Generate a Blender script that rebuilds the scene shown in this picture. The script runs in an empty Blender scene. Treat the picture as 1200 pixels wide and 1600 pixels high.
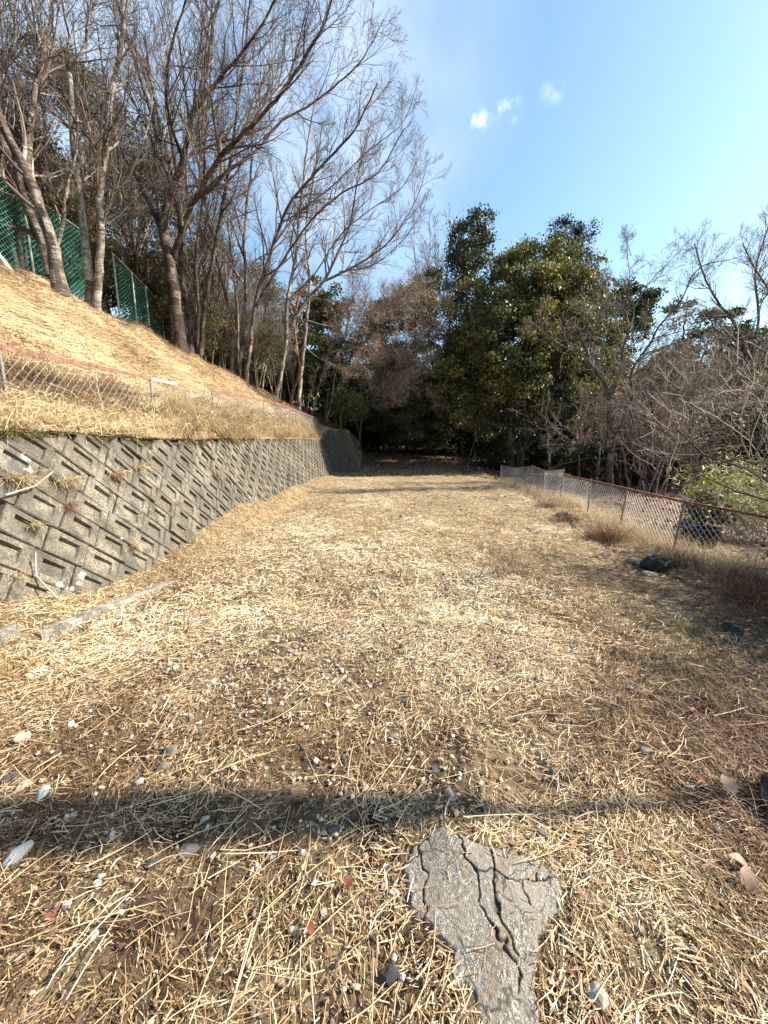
import bpy, bmesh, math, random
import numpy as np
from mathutils import Vector

rng = np.random.default_rng(11)
R = math.radians
scene = bpy.context.scene

# ------------------------------------------------------------------ camera, light, exposure
PITCH = 9.8
cam_d = bpy.data.cameras.new('camera')
cam = bpy.data.objects.new('camera', cam_d)
scene.collection.objects.link(cam)
scene.camera = cam
cam.location = (0, 0, 1.5)
cam.rotation_euler = (R(90 - PITCH), 0, 0)
cam_d.sensor_fit = 'VERTICAL'
cam_d.sensor_height = 36
cam_d.lens = 13.0
cam_d.clip_start = 0.05
cam_d.clip_end = 2000

SUN_EL, SUN_AZ = 38.0, 3.7            # azimuth measured from +x towards +y
S = Vector((math.cos(R(SUN_EL)) * math.cos(R(SUN_AZ)), math.cos(R(SUN_EL)) * math.sin(R(SUN_AZ)), math.sin(R(SUN_EL))))
sun_d = bpy.data.lights.new('sun', 'SUN')
sun_d.energy = 5.0
sun_d.angle = R(0.53)
sun_d.color = (1.0, 0.93, 0.83)
sun = bpy.data.objects.new('sun', sun_d)
scene.collection.objects.link(sun)
sun.location = (30, 5, 30)
sun.rotation_euler = S.to_track_quat('Z', 'Y').to_euler()

scene.view_settings.view_transform = 'Standard'
scene.view_settings.look = 'None'
scene.view_settings.gamma = 1
scene.view_settings.exposure = 1.28
scene.cycles.max_bounces = 6
scene.cycles.transparent_max_bounces = 4


def ray(px, py):
    s, c = math.sin(R(PITCH)), math.cos(R(PITCH))
    u = 800 - py
    return (px - 600, 577.8 * c + u * s, u * c - 577.8 * s)


def P(px, py, y):                     # the point of the place that lies y metres ahead on that line of sight
    a, b, c = ray(px, py)
    t = y / b
    return (a * t, y, 1.5 + c * t)


def G(px, py, z=0.0):                 # same, on the ground
    a, b, c = ray(px, py)
    t = (z - 1.5) / c
    return (a * t, b * t, z)


world = bpy.data.worlds.new('World')
scene.world = world
world.use_nodes = True
wn, wl = world.node_tree.nodes, world.node_tree.links
wn.clear()
out = wn.new('ShaderNodeOutputWorld')
bg = wn.new('ShaderNodeBackground')
bg.inputs['Strength'].default_value = 0.098
sky = wn.new('ShaderNodeTexSky')
sky.sky_type = 'NISHITA'
sky.sun_disc = False
sky.sun_elevation = R(SUN_EL)
sky.sun_rotation = R(90 - SUN_AZ)
sky.air_density = 1.3
sky.dust_density = 1.3
sky.ozone_density = 1.6
tc = wn.new('ShaderNodeTexCoord')
nz = wn.new('ShaderNodeTexNoise')
nz.inputs['Scale'].default_value = 42
nz.inputs['Detail'].default_value = 6
wl.new(tc.outputs['Generated'], nz.inputs['Vector'])
nzb = wn.new('ShaderNodeTexNoise')
nzb.inputs['Scale'].default_value = 3.2
nzb.inputs['Detail'].default_value = 7
wl.new(tc.outputs['Generated'], nzb.inputs['Vector'])


def wmath(op, a, b=None, clamp=False):
    n = wn.new('ShaderNodeMath'); n.operation = op; n.use_clamp = clamp
    for i, v in enumerate((a, b)):
        if v is None: continue
        if isinstance(v, (int, float)): n.inputs[i].default_value = v
        else: wl.new(v, n.inputs[i])
    return n.outputs[0]


acc = None
for (px, py, rad, amp, stretch) in [(740, 183, .022, .55, 1), (752, 188, .024, .5, 1), (768, 190, .018, .3, 1), (776, 174, .020, .42, 1), (798, 171, .024, .5, 1), (855, 147, .018, .22, 1), (869, 144, .018, .26, 1),
                                    (520, 170, .36, .42, 0), (60, 190, .5, .38, 0), (330, 60, .4, .3, 0)]:
    d = Vector(ray(px, py)).normalized()
    vd = wn.new('ShaderNodeVectorMath'); vd.operation = 'DISTANCE'
    wl.new(tc.outputs['Generated'], vd.inputs[0]); vd.inputs[1].default_value = d
    f = wmath('DIVIDE', vd.outputs['Value'], rad)
    f = wmath('SUBTRACT', 1.0, f, True)
    n_ = nz.outputs['Fac'] if stretch else nzb.outputs['Fac']
    k = wmath('MULTIPLY', wmath('SUBTRACT', n_, .36, True), 5.5 if stretch else 4.0)
    f = wmath('MULTIPLY', wmath('MULTIPLY', f, k), amp * (.72 if stretch else 1), True)
    acc = f if acc is None else wmath('MAXIMUM', acc, f)
mixw = wn.new('ShaderNodeMix'); mixw.data_type = 'RGBA'
wl.new(acc, mixw.inputs[0])
tint = wn.new('ShaderNodeMix'); tint.data_type = 'RGBA'; tint.blend_type = 'MULTIPLY'; tint.inputs[0].default_value = 1
wl.new(sky.outputs[0], tint.inputs[6]); tint.inputs[7].default_value = (.90, 1.06, 1.10, 1)
wl.new(tint.outputs[2], mixw.inputs[6])
mixw.inputs[7].default_value = (8.0, 8.6, 9.0, 1)
wl.new(mixw.outputs[2], bg.inputs['Color'])
wl.new(bg.outputs[0], out.inputs[0])

# ------------------------------------------------------------------ helpers


def tag(o, label=None, cat=None, group=None, kind=None):
    if label: o['label'] = label
    if cat: o['category'] = cat
    if group: o['group'] = group
    if kind: o['kind'] = kind
    return o


def empty(name, loc, label=None, cat=None, group=None):
    o = bpy.data.objects.new(name, None)
    o.empty_display_size = .2
    scene.collection.objects.link(o)
    o.location = loc
    return tag(o, label, cat, group)


def mesh_np(name, verts, faces, mat=None, parent=None, smooth=False, rnd=None, origin=None):
    """verts (N,3); faces = list of (M,k) index arrays"""
    verts = np.asarray(verts, dtype=np.float32).reshape(-1, 3)
    if parent is not None and origin is None:
        verts = verts - np.array(parent.location, dtype=np.float32)
    if origin is not None:
        verts = verts - np.array(origin, dtype=np.float32)
    if not isinstance(faces, (list, tuple)): faces = [faces]
    faces = [np.asarray(f, dtype=np.int32) for f in faces if len(f)]
    me = bpy.data.meshes.new(name)
    me.vertices.add(len(verts))
    me.vertices.foreach_set('co', verts.ravel())
    loops = np.concatenate([f.ravel() for f in faces])
    totals = np.concatenate([np.full(len(f), f.shape[1], dtype=np.int32) for f in faces])
    starts = np.concatenate([[0], np.cumsum(totals)[:-1]]).astype(np.int32)
    me.loops.add(len(loops))
    me.loops.foreach_set('vertex_index', loops)
    me.polygons.add(len(totals))
    me.polygons.foreach_set('loop_start', starts)
    me.polygons.foreach_set('loop_total', totals)
    me.polygons.foreach_set('use_smooth', np.full(len(totals), smooth))
    if rnd is not None:
        a = me.attributes.new('rnd', 'FLOAT', 'FACE')
        a.data.foreach_set('value', np.asarray(rnd, dtype=np.float32))
    me.update(calc_edges=True)
    if mat: me.materials.append(mat)
    o = bpy.data.objects.new(name, me)
    scene.collection.objects.link(o)
    if parent is not None: o.parent = parent
    if origin is not None and parent is None: o.location = origin
    return o


def bm_obj(name, bm, mat, parent=None, smooth=False, origin=None):
    me = bpy.data.meshes.new(name)
    if parent is not None and origin is None:
        bmesh.ops.translate(bm, verts=bm.verts, vec=-Vector(parent.location))
    if origin is not None:
        bmesh.ops.translate(bm, verts=bm.verts, vec=-Vector(origin))
    bm.to_mesh(me); bm.free()
    if smooth:
        for p in me.polygons: p.use_smooth = True
    me.materials.append(mat)
    o = bpy.data.objects.new(name, me)
    scene.collection.objects.link(o)
    if parent is not None: o.parent = parent
    elif origin is not None: o.location = origin
    return o


def copy_thing(o, loc, rz=0, sc=(1, 1, 1), label=None, tilt=(0, 0)):
    c = o.copy(); scene.collection.objects.link(c)
    c.location = loc; c.rotation_euler = (tilt[0], tilt[1], rz); c.scale = sc
    if label: c['label'] = label
    for ch in list(o.children):
        d = ch.copy(); scene.collection.objects.link(d); d.parent = c
        for g in list(ch.children):
            e = g.copy(); scene.collection.objects.link(e); e.parent = d
    return c


def norm(a):
    return a / np.maximum(np.linalg.norm(a, axis=-1, keepdims=True), 1e-9)


def tubes(pts, rad, sides=3, cap=False):
    """pts (N,k,3), rad (N,k) -> verts, quads, per-quad tube index"""
    pts = np.asarray(pts, float); rad = np.asarray(rad, float)
    N, k, _ = pts.shape
    T = np.empty_like(pts)
    T[:, 1:-1] = pts[:, 2:] - pts[:, :-2]
    T[:, 0] = pts[:, 1] - pts[:, 0]
    T[:, -1] = pts[:, -1] - pts[:, -2]
    T = norm(T)
    ref = np.zeros((N, 1, 3)); main = norm(pts[:, -1] - pts[:, 0])
    ax = np.argmin(np.abs(main), axis=1)
    ref[np.arange(N), 0, ax] = 1
    U = norm(np.cross(T, ref)); V = np.cross(T, U)
    a = np.arange(sides) * 2 * np.pi / sides
    ring = U[:, :, None, :] * np.cos(a)[None, None, :, None] + V[:, :, None, :] * np.sin(a)[None, None, :, None]
    v = pts[:, :, None, :] + ring * rad[:, :, None, None]
    idx = np.arange(N * k * sides).reshape(N, k, sides)
    A = idx[:, :-1, :]; B = idx[:, 1:, :]
    q = np.stack([A, np.roll(A, -1, axis=2), np.roll(B, -1, axis=2), B], axis=-1).reshape(-1, 4)
    tid = np.repeat(np.arange(N), (k - 1) * sides)
    return v.reshape(-1, 3), q, tid


class MeshAcc:
    def __init__(s): s.v = []; s.f = {}; s.r = {}; s.n = 0
    def add(s, v, f, r=None):
        f = np.asarray(f); k = f.shape[1]
        s.f.setdefault(k, []).append(f + s.n)
        s.r.setdefault(k, []).append(np.zeros(len(f)) if r is None else r)
        s.v.append(v); s.n += len(v)
    def build(s, name, mat, parent=None, smooth=False, **kw):
        ks = sorted(s.f)
        return mesh_np(name, np.concatenate(s.v), [np.concatenate(s.f[k]) for k in ks], mat, parent, smooth,
                       rnd=np.concatenate([np.concatenate(s.r[k]) for k in ks]), **kw)


_lat = {}
def vn(x, y, scale, seed=0):
    """smooth value noise in -1..1"""
    if seed not in _lat: _lat[seed] = np.random.default_rng(1000 + seed).uniform(-1, 1, (256, 256))
    L = _lat[seed]
    x = np.asarray(x, float) / scale + 77.3; y = np.asarray(y, float) / scale + 51.7
    xi = np.floor(x).astype(int); yi = np.floor(y).astype(int)
    fx = x - xi; fy = y - yi
    fx = fx * fx * (3 - 2 * fx); fy = fy * fy * (3 - 2 * fy)
    a = L[xi % 256, yi % 256]; b = L[(xi + 1) % 256, yi % 256]; c = L[xi % 256, (yi + 1) % 256]; d = L[(xi + 1) % 256, (yi + 1) % 256]
    return (a * (1 - fx) + b * fx) * (1 - fy) + (c * (1 - fx) + d * fx) * fy


def sstep(a, b, x):
    t = np.clip((x - a) / (b - a), 0, 1)
    return t * t * (3 - 2 * t)

# ------------------------------------------------------------------ materials


def new_mat(name):
    m = bpy.data.materials.new(name); m.use_nodes = True
    nt = m.node_tree; nt.nodes.clear()
    o = nt.nodes.new('ShaderNodeOutputMaterial'); b = nt.nodes.new('ShaderNodeBsdfPrincipled')
    nt.links.new(b.outputs[0], o.inputs[0])
    return m, nt, b


def ramp(nt, fac, stops):
    r = nt.nodes.new('ShaderNodeValToRGB')
    el = r.color_ramp.elements
    el[0].position, el[0].color = stops[0][0], (*stops[0][1], 1)
    el[1].position, el[1].color = stops[-1][0], (*stops[-1][1], 1)
    for p, c in stops[1:-1]:
        e = el.new(p); e.color = (*c, 1)
    nt.links.new(fac, r.inputs[0])
    return r.outputs[0]


def noise(nt, scale, detail=5, rough=.6, vec=None, mapscale=None):
    n = nt.nodes.new('ShaderNodeTexNoise')
    n.inputs['Scale'].default_value = scale; n.inputs['Detail'].default_value = detail; n.inputs['Roughness'].default_value = rough
    if vec is None:
        t = nt.nodes.new('ShaderNodeTexCoord'); vec = t.outputs['Object']
    if mapscale:
        mp = nt.nodes.new('ShaderNodeMapping'); mp.inputs['Scale'].default_value = mapscale
        nt.links.new(vec, mp.inputs[0]); vec = mp.outputs[0]
    nt.links.new(vec, n.inputs['Vector'])
    return n.outputs['Fac']


def mixc(nt, fac, a, b, mode='MIX'):
    m = nt.nodes.new('ShaderNodeMix'); m.data_type = 'RGBA'; m.blend_type = mode
    for i, v in ((0, fac), (6, a), (7, b)):
        if isinstance(v, tuple): m.inputs[i].default_value = (*v, 1)
        elif isinstance(v, (int, float)): m.inputs[i].default_value = v
        else: nt.links.new(v, m.inputs[i])
    return m.outputs[2]


def mth(nt, op, a, b=None, clamp=False):
    n = nt.nodes.new('ShaderNodeMath'); n.operation = op; n.use_clamp = clamp
    for i, v in enumerate((a, b)):
        if v is None: continue
        if isinstance(v, (int, float)): n.inputs[i].default_value = v
        else: nt.links.new(v, n.inputs[i])
    return n.outputs[0]


def bump(nt, b, h, strength, dist):
    n = nt.nodes.new('ShaderNodeBump'); n.inputs['Strength'].default_value = strength; n.inputs['Distance'].default_value = dist
    nt.links.new(h, n.inputs['Height']); nt.links.new(n.outputs[0], b.inputs['Normal'])


def rnd_mat(name, stops, rough=.7, nscale=3, spec=.3, trans=0.0, namp=.5, bark=False):
    """colour by the per-face value plus a little noise"""
    m, nt, b = new_mat(name)
    a = nt.nodes.new('ShaderNodeAttribute'); a.attribute_name = 'rnd'
    n = noise(nt, nscale, 3)
    if bark:
        n = noise(nt, 5, 7, .8, None, (1.3, 1.3, 7))
        bump(nt, b, noise(nt, 22, 5, .8, None, (1.4, 1.4, .7)), .9, .02)
    f = mth(nt, 'ADD', a.outputs['Fac'], mth(nt, 'MULTIPLY', mth(nt, 'SUBTRACT', n, .5), namp), True)
    c = ramp(nt, f, stops)
    nt.links.new(c, b.inputs['Base Color'])
    b.inputs['Roughness'].default_value = rough
    b.inputs['Specular IOR Level'].default_value = spec
    if trans:
        t = nt.nodes.new('ShaderNodeBsdfTranslucent'); nt.links.new(c, t.inputs[0])
        mx = nt.nodes.new('ShaderNodeMixShader'); mx.inputs[0].default_value = trans
        nt.links.new(b.outputs[0], mx.inputs[1]); nt.links.new(t.outputs[0], mx.inputs[2])
        nt.links.new(mx.outputs[0], [x for x in nt.nodes if x.type == 'OUTPUT_MATERIAL'][0].inputs[0])
    return m


M = {}
M['straw'] = rnd_mat('straw', [(0, (.06, .03, .015)), (.25, (.18, .10, .045)), (.5, (.44, .29, .145)), (.75, (.66, .50, .285)), (1, (.84, .74, .53))], .55, 1.3, .35, .12, .5)
M['drygrass'] = rnd_mat('dry_grass', [(0, (.08, .042, .022)), (.3, (.25, .155, .075)), (.6, (.51, .37, .19)), (1, (.77, .65, .41))], .6, 1.1, .3, .2, .6)
M['redgrass'] = rnd_mat('russet_grass', [(0, (.05, .026, .017)), (.5, (.19, .10, .058)), (1, (.44, .30, .18))], .7, 1.5, .2, .15, .5)
M['greengrass'] = rnd_mat('green_grass', [(0, (.08, .07, .025)), (.5, (.19, .16, .06)), (1, (.38, .32, .15))], .6, 2, .3, .25, .4)
M['moss'] = rnd_mat('moss', [(0, (.04, .03, .01)), (.5, (.12, .10, .02)), (1, (.25, .19, .04))], .9, 3, .1, .1)
M['bark_dark'] = rnd_mat('dark_bark', [(.1, (.018, .012, .009)), (.5, (.065, .046, .034)), (.9, (.20, .16, .125))], .85, 6, .15, 0, 2.2, bark=True)
M['bark_grey'] = rnd_mat('grey_bark', [(.1, (.03, .022, .017)), (.5, (.10, .076, .06)), (.9, (.36, .30, .245))], .85, 6, .15, 0, 2.2, bark=True)
M['bark_pale'] = rnd_mat('pale_bark', [(.1, (.045, .036, .028)), (.5, (.20, .162, .125)), (.9, (.56, .5, .42))], .85, 6, .15, 0, 2.2, bark=True)
M['twig'] = rnd_mat('twig_bark', [(0, (.035, .024, .018)), (.55, (.12, .085, .065)), (1, (.36, .29, .23))], .7, 1, .3, 0, .5)
M['twig_brown'] = rnd_mat('brown_twig_bark', [(0, (.05, .033, .022)), (.55, (.17, .125, .085)), (1, (.48, .39, .28))], .7, 1, .3, 0, .5)
M['twig_tan'] = rnd_mat('tan_twig_bark', [(0, (.10, .06, .04)), (.55, (.30, .21, .145)), (1, (.58, .46, .34))], .7, 1, .3, 0, .5)
M['bark_red'] = rnd_mat('red_bark', [(.1, (.06, .02, .012)), (.5, (.24, .08, .04)), (.9, (.42, .2, .1))], .85, 6, .15, 0, 2.2, bark=True)
M['leaf_dark'] = rnd_mat('dark_leaf', [(0, (.018, .026, .010)), (.5, (.055, .066, .022)), (.85, (.12, .125, .036)), (1, (.22, .19, .06))], .5, .5, .3, .22, .35)
M['leaf_gold'] = rnd_mat('golden_leaf', [(0, (.026, .038, .012)), (.5, (.125, .13, .034)), (1, (.48, .39, .12))], .5, .35, .3, .28, .6)
M['leaf_olive'] = rnd_mat('olive_leaf', [(0, (.04, .04, .015)), (.5, (.13, .11, .038)), (1, (.30, .22, .09))], .6, .4, .4, .25, .5)
M['leaf_conifer'] = rnd_mat('conifer_needles', [(0, (.010, .014, .007)), (.6, (.026, .033, .014)), (1, (.06, .06, .026))], .6, .6, .3, .1, .4)
M['leaf_green'] = rnd_mat('shrub_leaf', [(0, (.04, .055, .015)), (.5, (.10, .135, .035)), (1, (.26, .30, .11))], .4, 1, .5, .25, .4)
M['leaf_glossy'] = rnd_mat('glossy_leaf', [(0, (.025, .035, .012)), (.6, (.08, .11, .035)), (1, (.24, .28, .12))], .35, 1, .4, .15, .3)
M['bamboo'] = rnd_mat('bamboo_leaf', [(0, (.12, .12, .03)), (.5, (.34, .33, .11)), (1, (.68, .62, .34))], .5, 1.2, .4, .3, .4)
M['litter'] = rnd_mat('fallen_leaf', [(0, (.06, .032, .02)), (.5, (.19, .115, .065)), (1, (.40, .29, .18))], .7, .6, .2, .1, .4)
M['redleaf'] = rnd_mat('red_leaf', [(0, (.12, .03, .02)), (1, (.26, .07, .04))], .6, 9, .3, .15)
M['paleleaf'] = rnd_mat('pale_leaf', [(0, (.26, .15, .10)), (1, (.46, .32, .22))], .6, 9, .3, .15)


def ground_mat():
    m, nt, b = new_mat('earth_with_dry_grass')
    g = nt.nodes.new('ShaderNodeNewGeometry'); v = g.outputs['Position']
    big = noise(nt, .55, 5, .6, v); mid = noise(nt, 4.5, 6, .65, v)
    fib = noise(nt, 40, 4, .7, v, (1.0, .25, 1)); fib2 = noise(nt, 46, 4, .7, v, (.25, 1, 1))
    fine = noise(nt, 160, 3, .7, v)
    f = mth(nt, 'MAXIMUM', fib, fib2)
    soil = ramp(nt, mid, [(.3, (.028, .017, .011)), (.55, (.07, .044, .026)), (.75, (.15, .105, .065))])
    st = ramp(nt, f, [(.38, (.13, .075, .035)), (.5, (.34, .24, .12)), (.60, (.56, .44, .25)), (.72, (.72, .61, .38))])
    # farther up the path the cut grass lies closed over the earth
    sep = nt.nodes.new('ShaderNodeSeparateXYZ'); nt.links.new(v, sep.inputs[0])
    mr = nt.nodes.new('ShaderNodeMapRange'); nt.links.new(sep.outputs['Y'], mr.inputs[0])
    mr.inputs[1].default_value = 1.0; mr.inputs[2].default_value = 6.0; mr.inputs[3].default_value = .18; mr.inputs[4].default_value = .52
    cov = mth(nt, 'ADD', mr.outputs[0], mth(nt, 'MULTIPLY', mth(nt, 'SUBTRACT', mid, .5), 1.6), True)
    c = mixc(nt, cov, soil, st)
    # russet leaf litter under the trees and beyond the fence
    lit = ramp(nt, fine, [(.35, (.045, .027, .017)), (.55, (.14, .085, .05)), (.75, (.30, .205, .13))])
    far = nt.nodes.new('ShaderNodeMapRange'); nt.links.new(sep.outputs['Y'], far.inputs[0])
    far.inputs[1].default_value = 19.5; far.inputs[2].default_value = 24.0
    rt = nt.nodes.new('ShaderNodeMapRange'); nt.links.new(sep.outputs['X'], rt.inputs[0])
    rt.inputs[1].default_value = 5.4; rt.inputs[2].default_value = 6.6
    lf = mth(nt, 'ADD', mth(nt, 'MAXIMUM', far.outputs[0], rt.outputs[0]), mth(nt, 'MULTIPLY', mth(nt, 'SUBTRACT', big, .5), .6), True)
    c = mixc(nt, lf, c, lit)
    nt.links.new(c, b.inputs['Base Color'])
    b.inputs['Roughness'].default_value = .9; b.inputs['Specular IOR Level'].default_value = .15
    h = mth(nt, 'ADD', mth(nt, 'MULTIPLY', f, .7), mth(nt, 'MULTIPLY', fine, .5))
    bump(nt, b, h, .9, .02)
    return m


def hill_mat():
    m, nt, b = new_mat('grassy_bank')
    g = nt.nodes.new('ShaderNodeNewGeometry'); v = g.outputs['Position']
    big = noise(nt, .8, 5, .6, v); f = mth(nt, 'MAXIMUM', noise(nt, 30, 4, .7, v, (1, .2, .8)), noise(nt, 34, 4, .7, v, (.3, 1, .6)))
    c = mixc(nt, ramp(nt, big, [(.42, (0, 0, 0)), (.62, (1, 1, 1))]),
             ramp(nt, f, [(.4, (.10, .058, .032)), (.6, (.27, .18, .10)), (.75, (.46, .35, .20))]),
             ramp(nt, f, [(.38, (.16, .10, .055)), (.55, (.42, .31, .17)), (.7, (.64, .53, .34))]))
    nt.links.new(c, b.inputs['Base Color']); b.inputs['Roughness'].default_value = .9; b.inputs['Specular IOR Level'].default_value = .15
    bump(nt, b, f, .8, .03)
    return m


def concrete_mat(name, lo, mid_, hi, stain=True, moss=0.0, spots=()):
    m, nt, b = new_mat(name)
    g = nt.nodes.new('ShaderNodeNewGeometry'); v = g.outputs['Position']
    big = noise(nt, 1.7, 6, .65, v); fine = noise(nt, 70, 5, .8, v); md = noise(nt, 7, 8, .8, v)
    c = ramp(nt, fine, [(.38, lo), (.5, mid_), (.62, hi)])
    at = nt.nodes.new('ShaderNodeAttribute'); at.attribute_name = 'rnd'
    if stain: c = mixc(nt, .75, c, ramp(nt, at.outputs['Fac'], [(0, (.50, .46, .40)), (.5, (.85, .82, .76)), (1, (1, 1, 1))]), 'MULTIPLY')
    strk = noise(nt, 6, 5, .7, v, (1, 1, .16))          # rain streaks running down the face
    c = mixc(nt, mth(nt, 'MULTIPLY', ramp(nt, strk, [(.50, (0, 0, 0)), (.60, (1, 1, 1))]), .6), c, (.05, .044, .034))
    c = mixc(nt, ramp(nt, md, [(.42, (.0, .0, .0)), (.54, (1, 1, 1))]), mixc(nt, .55, c, (.045, .04, .032)), c)
    c = mixc(nt, mth(nt, 'MULTIPLY', ramp(nt, big, [(.47, (0, 0, 0)), (.55, (1, 1, 1))]), .55), c, (.085, .074, .06))
    vo = nt.nodes.new('ShaderNodeTexVoronoi'); vo.inputs['Scale'].default_value = 22; nt.links.new(v, vo.inputs['Vector'])
    sp = ramp(nt, vo.outputs['Distance'], [(.0, (1, 1, 1)), (.11, (1, 1, 1)), (.17, (0, 0, 0))])
    lich = mth(nt, 'MULTIPLY', sp, ramp(nt, md, [(.53, (0, 0, 0)), (.58, (1, 1, 1))]), True)
    if stain: c = mixc(nt, mth(nt, 'MULTIPLY', lich, .35), c, (.42, .40, .35))
    for (sx, sy, sz, sr) in spots:      # chalky spills on the concrete
        vd_ = nt.nodes.new('ShaderNodeVectorMath'); vd_.operation = 'DISTANCE'; nt.links.new(v, vd_.inputs[0]); vd_.inputs[1].default_value = (sx, sy, sz)
        e = mth(nt, 'ADD', mth(nt, 'DIVIDE', vd_.outputs['Value'], sr), mth(nt, 'MULTIPLY', mth(nt, 'SUBTRACT', noise(nt, 24, 6, .85, v), .5), 3.2))
        c = mixc(nt, ramp(nt, e, [(.55, (.95, .95, .95)), (.75, (0, 0, 0))]), c, (.50, .46, .39))
    if moss:
        c = mixc(nt, mth(nt, 'MULTIPLY', ramp(nt, big, [(.45, (0, 0, 0)), (.55, (1, 1, 1))]), moss), c, (.13, .14, .03))
    nt.links.new(c, b.inputs['Base Color']); b.inputs['Roughness'].default_value = .92; b.inputs['Specular IOR Level'].default_value = .2
    bump(nt, b, mth(nt, 'ADD', mth(nt, 'MULTIPLY', fine, .5), md), .55, .012)
    return m


def plain_mat(name, c1, c2, scale=8, rough=.7, metal=0.0, bumpd=.004, spec=.4):
    m, nt, b = new_mat(name)
    n = noise(nt, scale, 6, .7)
    nt.links.new(ramp(nt, n, [(.35, c1), (.65, c2)]), b.inputs['Base Color'])
    b.inputs['Roughness'].default_value = rough; b.inputs['Metallic'].default_value = metal; b.inputs['Specular IOR Level'].default_value = spec
    if bumpd: bump(nt, b, noise(nt, scale * 6, 4, .7), .6, bumpd)
    return m


M['ground'] = ground_mat()
M['hill'] = hill_mat()
def on_batter(px, py):                # point of the wall face on that line of sight
    a, b, c = ray(px, py)
    k = min(np.linspace(2.2, 20, 1800), key=lambda y_: abs(a * y_ / b - (-2.8 - .0082 * max(0, y_ - 3.5) - .30 * (1.5 + c * y_ / b))))
    return (a * k / b, k, 1.5 + c * k / b)


M['wall'] = concrete_mat('weathered_concrete_block', (.09, .079, .06), (.205, .182, .138), (.40, .36, .285),
                         spots=[(*on_batter(128, 900), .06), (*on_batter(122, 912), .035), (*on_batter(95, 915), .05), (*on_batter(108, 922), .05), (*on_batter(190, 842), .03), (*on_batter(40, 715), .045), (*on_batter(45, 735), .04), (*on_batter(165, 804), .02)])
M['joint'] = concrete_mat('dark_mortar', (.03, .026, .02), (.07, .06, .05), (.15, .13, .11), False)
M['wing'] = concrete_mat('shaded_concrete', (.045, .042, .03), (.10, .092, .066), (.20, .18, .135), False, moss=.0)  # darker than the long wall: the face's shade is put into the colour
M['curb'] = concrete_mat('pale_concrete', (.20, .18, .14), (.36, .32, .26), (.52, .47, .38), False)
M['rail_rust'] = plain_mat('rusty_iron', (.10, .035, .022), (.22, .08, .05), 14, .75)
M['rail_orange'] = plain_mat('orange_primer_iron', (.13, .06, .04), (.32, .15, .10), 9, .7)
M['rail_pale'] = plain_mat('peeling_paint_iron', (.42, .32, .26), (.7, .66, .6), 12, .6)
M['wire'] = plain_mat('galvanised_wire', (.50, .49, .46), (.78, .77, .73), 20, .5, 0, 0)
M['wire_dull'] = plain_mat('dull_wire', (.26, .26, .25), (.5, .5, .48), 20, .5, .25, 0)
M['post'] = plain_mat('weathered_iron_post', (.14, .12, .10), (.30, .26, .21), 20, .7)
M['green_wire'] = plain_mat('green_coated_wire', (.05, .36, .29), (.16, .56, .46), 9, .35, 0, 0)
M['green_post'] = plain_mat('pale_green_post', (.30, .34, .28), (.5, .52, .45), 9, .6)
M['rock_dark'] = plain_mat('dark_rock', (.018, .019, .015), (.085, .082, .062), 9, .95, 0, .05, .15)
M['rock_grey'] = plain_mat('grey_rock', (.10, .09, .075), (.26, .235, .195), 25, .9, 0, .006)
M['rock_pale'] = plain_mat('pale_rock', (.30, .26, .20), (.56, .50, .41), 25, .85, 0, .004)
M['rock_white'] = plain_mat('white_rock', (.5, .47, .42), (.74, .70, .63), 25, .8, 0, .003)
M['rock_tan'] = plain_mat('tan_rock', (.32, .24, .16), (.52, .42, .30), 25, .9, 0, .004)
M['rock_red'] = plain_mat('red_rock', (.18, .06, .045), (.27, .10, .075), 25, .9, 0, .004)
M['rock_blue'] = plain_mat('bluish_rock', (.26, .27, .25), (.44, .45, .42), 25, .8, 0, .004)
M['rock_black'] = plain_mat('blackish_rock', (.04, .038, .036), (.11, .10, .095), 25, .9, 0, .008)
M['pebble'] = rnd_mat('pebble', [(0, (.06, .047, .034)), (.35, (.21, .165, .115)), (.7, (.38, .31, .225)), (1, (.64, .56, .44))], .85, 30, .3, 0, .4)
M['plastic'] = plain_mat('dark_blue_plastic', (.010, .014, .022), (.02, .028, .042), 5, .9, 0, 0, .1)
M['yellow'] = plain_mat('yellow_leaf', (.55, .45, .05), (.7, .6, .1), 8, .5, 0, 0)
M['whitebark'] = plain_mat('weathered_pale_wood', (.26, .22, .17), (.52, .47, .38), 12, .8)

# ------------------------------------------------------------------ terrain
YW = [-3, 2.8, 3.4, 4.2, 5.3, 7.2, 11, 20, 30]
BERM = [.35, .36, .12, .02, .12, .36, .28, .06, 0]


def H(x, y):
    x = np.asarray(x, float); y = np.asarray(y, float)
    z = .035 * vn(x, y, 1.4, 1) + .026 * vn(x, y, .45, 2) + .012 * vn(x, y, .16, 3)
    z = z + .05 * vn(x, y, 4, 4) * sstep(2, 6, y)
    z = z + np.interp(y, YW, BERM) * sstep(-2.38, -2.98, x)
    z = z - .10 * sstep(2.2, 4.4, x) * sstep(12, 6, y)
    z = z + .05 * np.exp(-((x - 4.0) / .35) ** 2) * sstep(3, 5, y)
    z = z - .30 * sstep(4.9, 7.5, x) + .12 * vn(x, y, 3, 5) * sstep(5, 8, x)
    z = z + .12 * np.clip(y - 20.5, 0, 7) * sstep(9, 5, x) + .05 * np.maximum(0, y - 24) + .16 * np.maximum(0, y - 42) + .03 * np.maximum(0, x - 12)
    return z


def graded(a, b, c, fine, growth, lim):
    """coordinates from a to b, finest round c"""
    out = [c]; st = fine; v = c
    while v < b: v += st; out.append(v); st = min(st * growth, lim)
    st = fine; v = c
    while v > a: v -= st; out.append(v); st = min(st * growth, lim)
    return np.array(sorted(out))


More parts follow.
